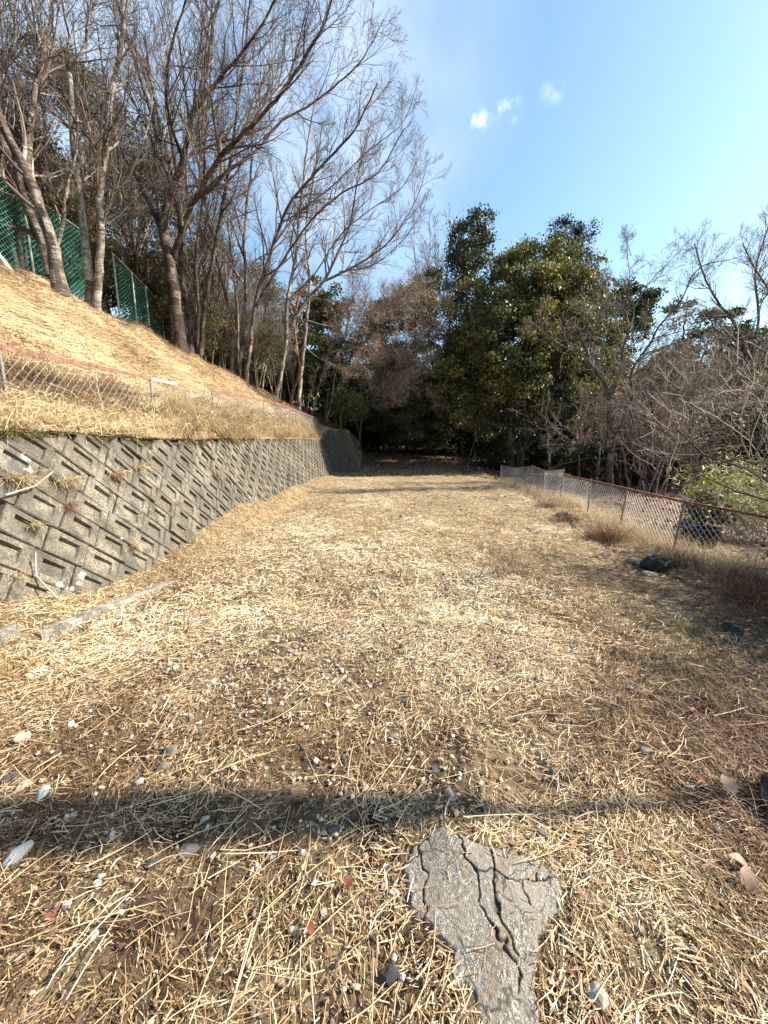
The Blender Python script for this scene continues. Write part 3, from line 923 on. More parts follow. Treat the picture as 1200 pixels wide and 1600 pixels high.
pts = np.stack([c0_ - dd * Ln * .5, c0_ - dd * Ln * .15 + bd * Ln * .3, c0_ + dd * Ln * .2 + bd * Ln * .25, c0_ + dd * Ln * .5 - np.array([0, 0, .3]) * Ln], 1)
v, q, t = tubes(pts, np.repeat(rng.uniform(.0012, .003, n)[:, None], 4, 1), 3)
o = mesh_np('dead_stems', v, q, M['drygrass'], rnd=np.clip(rng.normal(.62, .3, n), 0, 1)[t])
tag(o, 'crisscrossing dead stems tangled through the grass of the wall ledge', 'dead stems', kind='stuff')
n = 1500
yy = np.clip(rng.choice([7.0, 11.0, 8.9, 16], n) + rng.normal(0, .5, n), 5, 20); ss = rng.uniform(1.0, 1.9, n)
p = hill_pt(ss, yy)
o = blades(p, 3, rng.uniform(.1, .38, n), rng.normal(0, 1, (n, 2)), rng.uniform(.2, 1.0, n), rng.uniform(.004, .009, n), rng.uniform(0, 1, n), 'green_ledge_grass', M['greengrass'])
tag(o, 'sparse green grass blades among the dry grass on the wall ledge', 'grass', kind='stuff')
n = 20000
yy = rng.uniform(3.0, 9.5, n); ss = rng.uniform(.0, .85, n) ** 1; kk = rng.uniform(0, 1, n) < .5 + .8 * vn(yy, ss, .35, 45); yy, ss = yy[kk], ss[kk]; n = len(yy)
hang = rng.uniform(0, 1, n) < .45
p = hill_pt(np.where(hang, .02, ss), yy) + np.array([.015, 0, .0]); dr = np.where(hang, rng.uniform(0, .13, n) * np.clip(.4 + 1.2 * vn(yy, yy * 0, .3, 58), 0, 1), 0)
p[:, 0] += dr * .3 + hang * .03; p[:, 2] -= dr
o = blades(p, 2, rng.uniform(.012, .04, n), rng.normal(0, 1, (n, 2)) + np.array([.9, 0]), rng.uniform(.3, 1.2, n), rng.uniform(.004, .009, n), rng.uniform(0, 1, n), 'moss', M['moss'])
tag(o, 'dark golden moss strip along the top edge of the block wall', 'moss', kind='stuff')
n = 16000
yy = rng.uniform(1.5, 6.3, n); ss = rng.uniform(2.0, 2.30, n)
p = hill_pt(ss, yy)
p[:, 2] -= .03
o = blades(p, 3, rng.uniform(.08, .40, n), rng.normal(0, 1, (n, 2)) + np.array([.2, 0]), rng.uniform(.2, 1.3, n), rng.uniform(.002, .006, n), rng.uniform(0, .62, n), 'dead_vines', M['drygrass'])
tag(o, 'dark tangle of dead vines caught behind the near part of the bank fence', 'dead vines', kind='stuff')
# litter heaped at the foot of the wall
n = 26000
yy = 2.0 + 19 * rng.uniform(0, 1, n) ** 1.4; xx = WXB(yy) + np.abs(rng.normal(0, .3, n)) - .06
p = np.stack([xx, yy, H(xx, yy) - .01], -1)
o = blades(p, 2, rng.uniform(.04, .17, n), rng.normal(0, 1, (n, 2)), rng.uniform(.7, 1.5, n), rng.uniform(.003, .007, n), np.clip(rng.normal(.58, .2, n), 0, 1), 'wall_foot_grass', M['drygrass'])
tag(o, 'dry grass heaped against the foot of the block wall', 'dry grass', kind='stuff')
# along the right-hand fence
n = 30000
yy = 2.0 + 14.5 * rng.uniform(0, 1, n) ** 1.3
xf = np.interp(yy, [2.2, 5.6, 11, 16.2], [4.55, 4.6, 5.32, 5.1])
xx = xf + rng.normal(.05, .33, n)
k = rng.uniform(0, 1, n) < np.clip(.6 + .9 * vn(xx, yy, .7, 47), .1, 1); xx, yy = xx[k], yy[k]; n = len(xx)
p = np.stack([xx, yy, H(xx, yy) - .01], -1)
o = blades(p, 3, rng.uniform(.08, .42, n), rng.normal(0, 1, (n, 2)), rng.uniform(.3, 1.4, n), rng.uniform(.003, .007, n), np.clip(rng.normal(.62, .2, n), 0, 1), 'fence_grass', M['drygrass'])
tag(o, 'bleached dry grass standing along the foot of the low right fence', 'dry grass', kind='stuff')
# russet and green growth on the right foreground
n = 60000
xx = rng.uniform(1.0, 5.2, n); yy = rng.uniform(.8, 4.8, n)
f = sstep(.55, .85, xx / (yy + .6)) * np.clip(.6 + vn(xx, yy, .5, 48), 0, 1)
k = (rng.uniform(0, 1, n) < f) & (xx > 1.2); xx, yy = xx[k], yy[k]; n = len(xx)
p = np.stack([xx, yy, H(xx, yy) - .01], -1)
o = blades(p, 3, rng.uniform(.04, .20, n), rng.normal(0, 1, (n, 2)), rng.uniform(.7, 1.6, n), rng.uniform(.002, .004, n), rng.uniform(0, 1, n), 'russet_grass', M['redgrass'])
tag(o, 'russet dead grass and weeds at the right edge of the path', 'dead grass', kind='stuff')
n = 2200
c = [(2.25, 2.55, .38), (2.05, 2.2, .3), (1.05, .95, .16), (2.6, 3.0, .3), (-.35, 1.02, .08), (-.5, 1.5, .07)]
wts = np.array([.46, .25, .04, .23, .01, .01])
ci = rng.choice(len(c), n, p=wts); ca = np.array(c)
xx = ca[ci, 0] + rng.normal(0, 1, n) * ca[ci, 2] * .6; yy = ca[ci, 1] + rng.normal(0, 1, n) * ca[ci, 2] * .6
p = np.stack([xx, yy, H(xx, yy) - .005], -1)
o = blades(p, 3, rng.uniform(.03, .16, n), rng.normal(0, 1, (n, 2)), rng.uniform(.3, 1.4, n), rng.uniform(.002, .004, n), rng.uniform(0, 1, n), 'green_grass', M['greengrass'])
tag(o, 'low dull green grass patches at the right side of the foreground', 'grass', kind='stuff')

# fallen leaves under the far trees and beyond the fence
n = 24000
xx = rng.uniform(-1.2, 26, n); yy = rng.uniform(4, 32, n)
k = ((yy > 20 + 1.0 * vn(xx, yy, 2, 49)) & (xx < 8)) | (xx > np.interp(yy, [2, 5.6, 11, 16, 22], [5.3, 5.2, 5.8, 5.5, 5.0])); xx, yy = xx[k], yy[k]; n = len(xx)
p = np.stack([xx, yy, H(xx, yy) + rng.uniform(.005, .03, n)], -1)
sz = rng.uniform(.025, .06, n) * (1 + yy / 40)
o = ribbons(p, rng.uniform(0, 6.3, n), rng.normal(0, .35, n), sz * 1.6, sz, rng.normal(0, .5, n), rng.normal(0, .5, n), rng.uniform(0, 1, n), 'leaf_litter', M['litter'])
tag(o, 'reddish brown fallen leaves carpeting the ground under the trees', 'fallen leaves', kind='stuff')

# ------------------------------------------------------------------ asphalt patch
ax = np.arange(AP[:, 0].min() - .04, AP[:, 0].max() + .04, .0032); ay = np.arange(.42, AP[:, 1].max() + .04, .0032)
AX, AY = np.meshgrid(ax, ay, indexing='ij')
wx = AX + .016 * vn(AX, AY, .05, 50) + .008 * vn(AX, AY, .02, 51); wy = AY + .016 * vn(AX, AY, .05, 52) + .008 * vn(AX, AY, .02, 53)
ins = inside(wx, wy, AP); ed = seg_dist(wx, wy, AP, True); sd = np.where(ins, ed, -ed)
cr = []
for line in ([(657, 1300), (662, 1350), (664, 1400), (668, 1415), (660, 1440)], [(705, 1300), (728, 1340), (737, 1370), (748, 1410), (768, 1450), (790, 1475), (800, 1510), (812, 1560)],
             [(765, 1330), (768, 1365), (765, 1395), (775, 1430), (795, 1465), (808, 1500)], [(735, 1368), (770, 1372), (800, 1382), (838, 1384), (880, 1378)], [(625, 1345), (655, 1330), (668, 1290)],
             [(838, 1384), (850, 1360), (846, 1345)], [(820, 1385), (826, 1420)]):
    cr.append([G(px, py, .02)[:2] for px, py in line])
cd = np.full(AX.shape, 9.0)
for i, l in enumerate(cr): cd = np.minimum(cd, seg_dist(wx, wy, l) * (1.0 if i in (1, 2, 3) else 1.4))
Hm = H(AX, AY)
za = Hm - .02 + .030 * sstep(-.006, .030, sd + .006 * vn(AX, AY, .035, 56)) - .010 * sstep(.0036, .0008, cd) + .0016 * vn(AX, AY, .012, 54) + .004 * vn(AX, AY, .09, 55)
fa = grid_faces(*AX.shape)
ok = (sd > -.012).ravel()[fa].all(1)
m, nt, b = new_mat('worn_asphalt')
g = nt.nodes.new('ShaderNodeNewGeometry'); v = g.outputs['Position']
vo = nt.nodes.new('ShaderNodeTexVoronoi'); vo.inputs['Scale'].default_value = 260; nt.links.new(v, vo.inputs['Vector'])
vs = nt.nodes.new('ShaderNodeSeparateColor'); nt.links.new(vo.outputs['Color'], vs.inputs[0])
c = ramp(nt, vs.outputs[0], [(0, (.10, .088, .07)), (.45, (.19, .168, .135)), (.75, (.27, .24, .195)), (1, (.46, .42, .35))])
c = mixc(nt, ramp(nt, noise(nt, 14, 6, .7, v), [(.42, (.0, .0, .0)), (.6, (.75, .75, .75))]), c, (.22, .195, .155))
v2 = nt.nodes.new('ShaderNodeTexVoronoi'); v2.feature = 'DISTANCE_TO_EDGE'; v2.inputs['Scale'].default_value = 7.5
wv = nt.nodes.new('ShaderNodeVectorMath'); wv.operation = 'ADD'; nz_ = nt.nodes.new('ShaderNodeTexNoise'); nz_.inputs['Scale'].default_value = 22; nt.links.new(v, nz_.inputs['Vector'])
sc_ = nt.nodes.new('ShaderNodeVectorMath'); sc_.operation = 'SCALE'; sc_.inputs['Scale'].default_value = .045; nt.links.new(nz_.outputs['Color'], sc_.inputs[0])
nt.links.new(v, wv.inputs[0]); nt.links.new(sc_.outputs[0], wv.inputs[1]); nt.links.new(wv.outputs[0], v2.inputs['Vector'])
crz = mth(nt, 'MULTIPLY', ramp(nt, v2.outputs['Distance'], [(0, (1, 1, 1)), (.008, (1, 1, 1)), (.02, (0, 0, 0))]), ramp(nt, noise(nt, 5, 3, .6, v), [(.47, (0, 0, 0)), (.53, (1, 1, 1))]))
c = mixc(nt, mth(nt, 'MULTIPLY', crz, .75), c, (.04, .033, .025))
at = nt.nodes.new('ShaderNodeAttribute'); at.attribute_name = 'rnd'; c = mixc(nt, at.outputs['Fac'], c, (.035, .027, .018))
c = mixc(nt, mth(nt, 'MULTIPLY', ramp(nt, noise(nt, 9, 6, .75, v), [(.52, (0, 0, 0)), (.62, (1, 1, 1))]), .55), c, (.15, .105, .065))
nt.links.new(c, b.inputs['Base Color']); b.inputs['Roughness'].default_value = .9; b.inputs['Specular IOR Level'].default_value = .2
bump(nt, b, mth(nt, 'ADD', vo.outputs['Distance'], noise(nt, 60, 4, .7, v)), .5, .0035)
o = mesh_np('asphalt_patch', np.stack([AX, AY, za], -1).reshape(-1, 3), fa[ok], m, smooth=True, rnd=np.clip(1.1 * np.exp(-(cd.ravel()[fa[ok]].mean(1) / .0042) ** 2) + .75 * np.exp(-(np.maximum(sd.ravel()[fa[ok]].mean(1), 0) / .012) ** 2), 0, .92))
tag(o, 'cracked grey remnant of asphalt showing through the straw at the bottom of the photo', 'asphalt', kind='structure')

# ------------------------------------------------------------------ stones


def stone_mesh(seed, name='stone', squash=.6, sub=2, ang=.35):
    bm = bmesh.new(); bmesh.ops.create_icosphere(bm, subdivisions=sub, radius=1)
    r = random.Random(seed)
    planes = [(Vector((r.gauss(0, 1), r.gauss(0, 1), r.gauss(0, 1))).normalized(), r.uniform(.42, .75)) for _ in range(10)]
    ex = Vector((r.uniform(.8, 1.3), r.uniform(.7, 1), squash * r.uniform(.8, 1.2)))
    for v in bm.verts:
        c = v.co.copy()
        for n_, d_ in planes:
            e = c.dot(n_) - d_
            if e > 0: c -= n_ * e
        c *= 1 + r.gauss(0, .02)
        v.co = Vector((c.x * ex.x, c.y * ex.y, c.z * ex.z))
    me = bpy.data.meshes.new(name); bm.to_mesh(me); bm.free()
    for p_ in me.polygons: p_.use_smooth = False
    return me


STM = [stone_mesh(100 + i) for i in range(8)]
_sm = {}
def put_stone(px, py, size, mat, label, group=None, rot=None, sq=1.0, name='stone', sink=.15, z=None):
    g0 = G(px, py, 0.0); h = float(H(g0[0], g0[1])); g0 = G(px, py, h + size * .3)
    k = (rng.integers(0, 8), mat)
    if k not in _sm:
        me = STM[k[0]].copy(); me.materials.clear(); me.materials.append(M[mat]); _sm[k] = me
    o = bpy.data.objects.new(name, _sm[k]); scene.collection.objects.link(o)
    h = float(H(g0[0], g0[1]))
    o.location = (g0[0], g0[1], h + size * .22)
    o.scale = (size, size, size * sq); o.rotation_euler = (rng.normal(0, .25), rng.normal(0, .25), rng.uniform(0, 6.28) if rot is None else rot)
    tag(o, label, 'stone', group)
    return o


named = [
    (217, 1222, .030, 'rock_white', 'largest white angular stone, in the straw left of the foreground centre'),
    (275, 1042, .032, 'rock_white', 'whitish angular stone on the gravelly patch below the end of the concrete kerb'),
    (318, 1280, .032, 'rock_pale', 'rounded pale stone with dark side at the upper edge of the shadow band'),
    (28, 1332, .055, 'rock_blue', 'flat bluish grey slab of stone at the left end of the shadow band'),
    (73, 1432, .024, 'rock_red', 'small brick red stone in the straw near the left photo edge'),
    (612, 1150, .036, 'rock_grey', 'grey stone with a bright right face in the middle of the near path'),
    (495, 1190, .027, 'rock_pale', 'pale rounded stone left of and below the grey stone on the near path'),
    (571, 1228, .034, 'rock_tan', 'round tan stone just above the middle of the shadow band'),
    (702, 1238, .030, 'rock_pale', 'pale stone above the top tip of the asphalt patch'),
    (680, 1202, .036, 'rock_black', 'dark rounded stone half hidden in straw above the asphalt patch'),
    (268, 1172, .048, 'rock_grey', 'dark grey rough stone, the larger of two lying together on the left'),
    (255, 1197, .040, 'rock_grey', 'flatter dark grey stone touching the lower side of the rough one on the left'),
    (12, 1215, .050, 'rock_black', 'blackish stone cut by the left edge of the photo'),
    (68, 1238, .045, 'rock_blue', 'pale bluish stone beside the blackish one near the left edge'),
    (35, 1228, .042, 'rock_tan', 'tan stone between the blackish and the bluish stones near the left edge'),
    (35, 1150, .052, 'rock_tan', 'tan earthy stone in the straw at the far left of the foreground'),
    (112, 1130, .024, 'rock_white', 'small white stone alone in the straw on the left'),
    (265, 1110, .026, 'rock_black', 'small black stone in the straw right of the gravelly patch'),
    (298, 1122, .023, 'rock_grey', 'small grey stone right of the black one near the gravelly patch'),
    (352, 1282, .022, 'rock_grey', 'little grey stone in the middle of the shadow band'),
    (295, 1328, .040, 'rock_grey', 'flat oval grey stone lying inside the shadow band'),
    (236, 1350, .032, 'rock_black', 'round dark stone at the lower edge of the shadow band'),
    (520, 1298, .036, 'rock_black', 'shiny black stone in the shade left of the asphalt patch'),
    (612, 1522, .036, 'rock_black', 'rough black clod of stone left of the lower asphalt patch'),
    (934, 1556, .036, 'rock_pale', 'grey faceted stone in the straw right of the lower asphalt patch'),
    (850, 1300, .032, 'rock_grey', 'dull rounded stone just beyond the right corner of the asphalt patch'),
    (832, 1340, .020, 'rock_pale', 'small stone lying on the right rim of the asphalt patch'),
    (792, 1575, .013, 'rock_white', 'small bright white pebble on the asphalt near the bottom edge'),
    (600, 1385, .016, 'rock_tan', 'small tan pebble left of the asphalt patch'),
    (758, 1262, .022, 'rock_grey', 'small grey stone above the notch in the asphalt patch'),
    (1196, 1228, .030, 'rock_blue', 'pale blue grey stone at the right edge of the photo'),
    (1078, 1228, .026, 'rock_pale', 'small pale stone in the straw on the right'),
    (1005, 1172, .030, 'rock_grey', 'greenish grey stone in the shaded straw on the right'),
    (862, 1205, .026, 'rock_grey', 'small dull stone in the straw above and right of the asphalt'),
    (440, 1100, .020, 'rock_white', 'white stone on the near path above the long single stalk'),
    (432, 1002, .024, 'rock_white', 'pair-forming white stone at the centre left of the path'),
    (1182, 1010, .0, 'rock_grey', ''),
    (627, 808, .07, 'rock_black', 'dark lump of stone on the far middle of the path'),
    (690, 1205, .0, 'rock_grey', ''),
]
for (px, py, s_, mt, lb) in named:
    if s_: put_stone(px, py, s_, mt, lb, 'stones lying on the path')
rg2 = np.random.default_rng(77)
for i in range(110):
    px = rg2.uniform(20, 1050); py = rg2.uniform(985, 1480)
    if i % 2 == 0: px = rg2.normal(330, 140); py = rg2.normal(1060, 45)
    g0 = G(px, py)
    if inside(np.array([g0[0]]), np.array([g0[1]]), AP)[0] or g0[0] < -2.3: continue
    sz = rg2.uniform(.009, .019) * (1 + .2 * g0[1])
    kind = ['rock_pale', 'rock_grey', 'rock_tan', 'rock_grey', 'rock_tan', 'rock_white'][int(rg2.integers(0, 6))]
    cn = {'rock_pale': 'pale', 'rock_grey': 'grey', 'rock_tan': 'tan', 'rock_white': 'whitish'}[kind]
    zn = 'on the gravelly patch at the left' if g0[1] > 1.8 and g0[0] < 0 else ('in the straw left of the asphalt' if g0[0] < 0 else ('in the straw above the asphalt' if g0[0] < .8 else 'in the straw on the right side'))
    put_stone(px, py, sz, kind, 'small %s pebble, one of several %s' % (cn, zn), 'small %s pebbles %s' % (cn, zn))
# gravel
n = 6500
x1, y1 = polar(n, .6, 12, 1.1)
k = rng.uniform(0, 1, n) < .45
x1 = np.where(k, rng.normal(-.6, .85, n), x1); y1 = np.where(k, rng.normal(2.5, .8, n), y1)
x2 = rng.normal(.1, .25, n); y2 = rng.normal(1.35, .08, n); k = rng.uniform(0, 1, n) < .018
x1 = np.where(k, x2, x1); y1 = np.where(k, y2, y1)
k = path_ok(x1, y1, 4.2) & (y1 > .4) & ~inside(x1, y1, AP); x1, y1 = x1[k], y1[k]; n = len(x1)
bm = bmesh.new(); bmesh.ops.create_icosphere(bm, subdivisions=1, radius=1)
iv = np.array([v_.co[:] for v_ in bm.verts]); it = np.array([[v_.index for v_ in f_.verts] for f_ in bm.faces]); bm.free()
sz = rng.uniform(.003, .010, n) * (1 + .22 * y1)
sc = rng.uniform(.6, 1.2, (n, 1, 3)) * np.array([1, 1, .65])
V = iv[None] * sc * sz[:, None, None] * rng.uniform(.60, 1.30, (n, len(iv), 1))
V = V + np.stack([x1, y1, H(x1, y1) + sz * .4 + .008], -1)[:, None]
F = (it[None] + (np.arange(n) * len(iv))[:, None, None]).reshape(-1, 3)
o = mesh_np('gravel', V.reshape(-1, 3), F, M['pebble'], rnd=np.repeat(rng.uniform(0, 1, n), len(it)))
tag(o, 'fine grey and pale gravel showing between the straw of the path', 'gravel', kind='stuff')


def boulder(px, py, y, size, rot, label, mat='rock_dark', seed=1, sub=4):
    bm = bmesh.new(); bmesh.ops.create_icosphere(bm, subdivisions=sub, radius=1)
    r = random.Random(seed)
    planes = [(Vector((r.gauss(0, 1), r.gauss(0, 1), r.gauss(0, 1))).normalized(), r.uniform(.7, .92)) for _ in range(10)]
    for v in bm.verts:
        c = v.co.copy()
        for n_, d_ in planes:
            e = c.dot(n_) - d_
            if e > 0: c -= n_ * e * .85
        f = 1 + .10 * float(vn(c.x * 2 + c.z, c.y * 2, .5, 60)) + .05 * float(vn(c.x * 3, c.z * 3 + c.y, .2, 61))
        v.co = Vector((c.x * size[0] * f, c.y * size[1] * f, c.z * size[2] * f))
    p = P(px, py, y)
    me = bpy.data.meshes.new('boulder'); bm.to_mesh(me); bm.free()
    for q_ in me.polygons: q_.use_smooth = True
    me.materials.append(M[mat])
    o = bpy.data.objects.new('boulder', me); scene.collection.objects.link(o)
    o.location = (p[0], p[1], float(H(p[0], p[1])) + size[2] * .22); o.rotation_euler = (0, .1, rot)
    tag(o, label, 'boulder')


boulder(1030, 885, 4.75, (.24, .17, .135), .1, 'dark rounded boulder at the foot of the leaning fence post', seed=1)
boulder(1012, 903, 4.5, (.13, .08, .05), .2, 'small grey rock lying in front of the dark boulder', 'rock_grey', 2, 3)
boulder(990, 872, 4.95, (.12, .09, .06), .5, 'flat brownish rock just left of the dark boulder', 'rock_grey', 3, 3)
boulder(1225, 1310, 1.30, (.12, .10, .10), .4, 'blackish rock cut off by the right edge of the foreground', seed=4)
boulder(1140, 1012, 2.95, (.13, .07, .06), .7, 'flat dark rock half sunk in grass on the right side', seed=5)
boulder(880, 800, 8.4, (.16, .12, .10), 0, 'dark reddish clump of earth beside the middle of the right fence', 'rock_black', 6, 3)

# ------------------------------------------------------------------ kerb pieces, slabs, leaves


def slab(name, p0, p1, w, h, mat, label, cat, seed=0, seg=24, top=(0, 0, 1)):
    p0, p1 = Vector(p0), Vector(p1)
    d = (p1 - p0); L = d.length; d.normalize(); s = d.cross(Vector(top)).normalized(); u = s.cross(d)
    r = random.Random(seed); bm = bmesh.new(); rings = []
    for i in range(seg + 1):
        t = i / seg; c = p0 + d * L * t
        e = .5 * h if i in (0, seg) else 0
        prof_ = [(-w / 2, -h), (w / 2, -h), (w / 2, -.012), (w / 2 - .012, 0), (0, .002), (-w / 2 + .012, 0), (-w / 2, -.012)]
        rings.append([bm.verts.new(c + s * (a * (1 - .1 * (e > 0)) + r.gauss(0, .0022)) + u * (b_ - (.008 if e else 0) + r.gauss(0, .0018))) for a, b_ in prof_])
    for A, B in zip(rings, rings[1:]):
        for k in range(7): bm.faces.new((A[k], A[(k + 1) % 7], B[(k + 1) % 7], B[k]))
    bm.faces.new(rings[0]); bm.faces.new(rings[-1][::-1])
    bmesh.ops.recalc_face_normals(bm, faces=bm.faces)
    o = bm_obj(name, bm, mat, origin=p0)
    tag(o, label, cat)
    return o


a = G(60, 1016); b_ = G(266, 912)
slab('kerb_stone', (a[0], a[1], float(H(a[0], a[1])) + .040), (b_[0], b_[1], float(H(b_[0], b_[1])) + .036), .115, .12, M['curb'], 'long narrow concrete kerb strip lying in the straw below the wall', 'kerb', 1, 40)
a = G(-60, 1075); b_ = G(28, 1022)
slab('kerb_stone', (a[0], a[1], float(H(a[0], a[1])) + .040), (b_[0], b_[1], float(H(b_[0], b_[1])) + .036), .11, .12, M['curb'], 'short broken kerb piece at the left edge, before the long strip', 'kerb', 2, 14)
put_stone(40, 1022, .05, 'rock_tan', 'tan stone wedged between the two kerb pieces')
# slabs and pole on the bank
a = P(-20, 370, 8.1); b_ = P(40, 452, 8.3)
slab('leaning_board', a, b_, .13, .05, M['whitebark'], 'pale weathered board lying on the upper bank at the left edge', 'board', 3, 14, (.6, 0, .8))
a = P(37, 450, 8.3); b_ = P(62, 482, 8.35)
slab('drain_slab', a, b_, .26, .06, M['curb'], 'grey concrete slab at the lower end of the pale board on the bank', 'slab', 4, 8, (.6, 0, .8))
a = P(-30, 470, 6.6); b_ = P(24, 500, 6.8)
slab('drain_slab', a, b_, .22, .06, M['curb'], 'grey concrete slab half buried in the bank at the left edge', 'slab', 5, 8, (.6, 0, .8))


def leaf(px, py, size, mat, label, z=.03):
    g0 = G(px, py); h = float(H(g0[0], g0[1]))
    t = np.linspace(0, 1, 7); wv = np.sin(np.pi * t ** .8) * .26
    bend = .12 * np.sin(np.pi * t)
    c = np.stack([t - .5, 0 * t, bend], -1)
    V = np.concatenate([c + np.stack([0 * t, wv, .25 * wv], -1), c, c + np.stack([0 * t, -wv, .25 * wv], -1)]) * size
    q = np.array([[k, k + 1, k + 8, k + 7] for k in range(6)] + [[k + 7, k + 8, k + 15, k + 14] for k in range(6)])
    o = mesh_np('fallen_leaf', V, q, M[mat], smooth=True, rnd=np.full(len(q), .5))
    o.location = (g0[0], g0[1], h + z); o.rotation_euler = (rng.normal(0, .2), rng.normal(0, .2), rng.uniform(0, 6.28))
    tag(o, label, 'leaf', 'single fallen leaves in the foreground')


leaf(1165, 1388, .085, 'paleleaf', 'pinkish dry leaf in the straw near the right edge')
leaf(1150, 1358, .07, 'paleleaf', 'dull pinkish leaf just above the larger one near the right edge')
leaf(1135, 1242, .10, 'paleleaf', 'long pale pinkish leaf in the shaded straw on the right')
leaf(1092, 1232, .055, 'redleaf', 'dark red curled leaf in the shaded straw on the right')
leaf(1082, 1118, .05, 'redleaf', 'brick red leaf in the green grass on the right')
leaf(484, 1452, .05, 'redleaf', 'orange red leaf in the straw left of the asphalt', .035)
leaf(545, 1382, .045, 'redleaf', 'small rusty leaf between the straw and the upper asphalt', .035)
leaf(1000, 985, .08, 'paleleaf', 'pale leaf on the shaded ground in front of the boulder')

# ------------------------------------------------------------------ trees: branch generator


def grow(out, p, d, L, r, lev, prm, rg):
    n = (7, 6, 5, 4, 3)[min(lev, 4)]
    step = L / (n - 1)
    pts = [p]; rad = [r]
    wob, trop = prm['wob'], prm['trop']
    dx, dy, dz = d
    x, y, z = p
    dirs = [d]
    for i in range(1, n):
        dx += rg.gauss(0, wob); dy += rg.gauss(0, wob); dz += rg.gauss(0, wob) + trop * (1 if lev < 3 else .7)
        dx += prm['wind'][0] * .5; dy += prm['wind'][1] * .5
        m_ = math.sqrt(dx * dx + dy * dy + dz * dz); dx /= m_; dy /= m_; dz /= m_
        x += dx * step; y += dy * step; z += dz * step
        pts.append((x, y, z)); dirs.append((dx, dy, dz))
        rad.append(max(r * (1 - .72 * i / (n - 1)), prm['rmin']))
    out.setdefault((n, 4 if r > .012 else 3), []).append((pts, rad))
    if lev < prm['maxlev']: kids(out, pts, rad, dirs, L, lev, prm, rg)


def kids(out, pts, rad, dirs, L, lev, prm, rg, t0=.15, count=None):
    nc = count or prm['n'][lev]
    n = len(pts)
    for c in range(nc):
        t = t0 + (1 - t0) * (c + rg.random()) / nc
        f = t * (n - 1); i = min(int(f), n - 2); f -= i
        a, b = pts[i], pts[i + 1]
        p = (a[0] + (b[0] - a[0]) * f, a[1] + (b[1] - a[1]) * f, a[2] + (b[2] - a[2]) * f)
        rr = rad[i] + (rad[i + 1] - rad[i]) * f
        T = Vector(dirs[i + 1])
        q = Vector((rg.gauss(0, 1), rg.gauss(0, 1), rg.gauss(0, 1) + prm.get('side_up', .2)))
        q = (q - T * q.dot(T))
        if q.length < 1e-6: continue
        q.normalize()
        an = math.radians(rg.uniform(*prm['ang']))
        d = T * math.cos(an) + q * math.sin(an)
        Lc = L * prm['ratio'] * rg.uniform(.65, 1.2) * (1.12 - .62 * t)
        Lc = max(Lc, prm.get('lmin', .12))
        grow(out, p, tuple(d), Lc, max(rr * rg.uniform(.45, .68), prm['rmin']), lev + 1, prm, rg)


def out_to_mesh(out, name, mat, parent, origin=None, seed=0):
    acc_ = MeshAcc(); rg = np.random.default_rng(seed)
    for (n, sides), lst in out.items():
        v, q, t = tubes([l[0] for l in lst], [l[1] for l in lst], sides)
        acc_.add(v, q, rg.uniform(0, 1, len(lst))[t])
    return acc_.build(name, mat, parent, smooth=True, **({} if origin is None else {'origin': origin}))


def resample(pts, rads, step, jit, rg):
    """smooth (Catmull-Rom) and roughen a hand laid limb"""
    P_ = [Vector(p) for p in pts]; P_ = [P_[0] * 2 - P_[1]] + P_ + [P_[-1] * 2 - P_[-2]]
    o, r_ = [], []
    for i in range(1, len(P_) - 2):
        a, b, c, d = P_[i - 1:i + 3]
        n = max(1, int((c - b).length / step))
        for k in range(n):
            t = k / n
            q = .5 * ((2 * b) + (c - a) * t + (2 * a - 5 * b + 4 * c - d) * t * t + (3 * b - a - 3 * c + d) * t ** 3)
            o.append(q + Vector((rg.gauss(0, jit), rg.gauss(0, jit), 0))); r_.append(rads[i - 1] + (rads[i] - rads[i - 1]) * t)
    o.append(P_[-2]); r_.append(rads[-1])
    return o, r_


DEF = dict(wob=.11, trop=.06, wind=(0, 0), rmin=.0034, maxlev=3, n=[10, 8, 6, 4, 3], ang=(20, 52), ratio=.60)


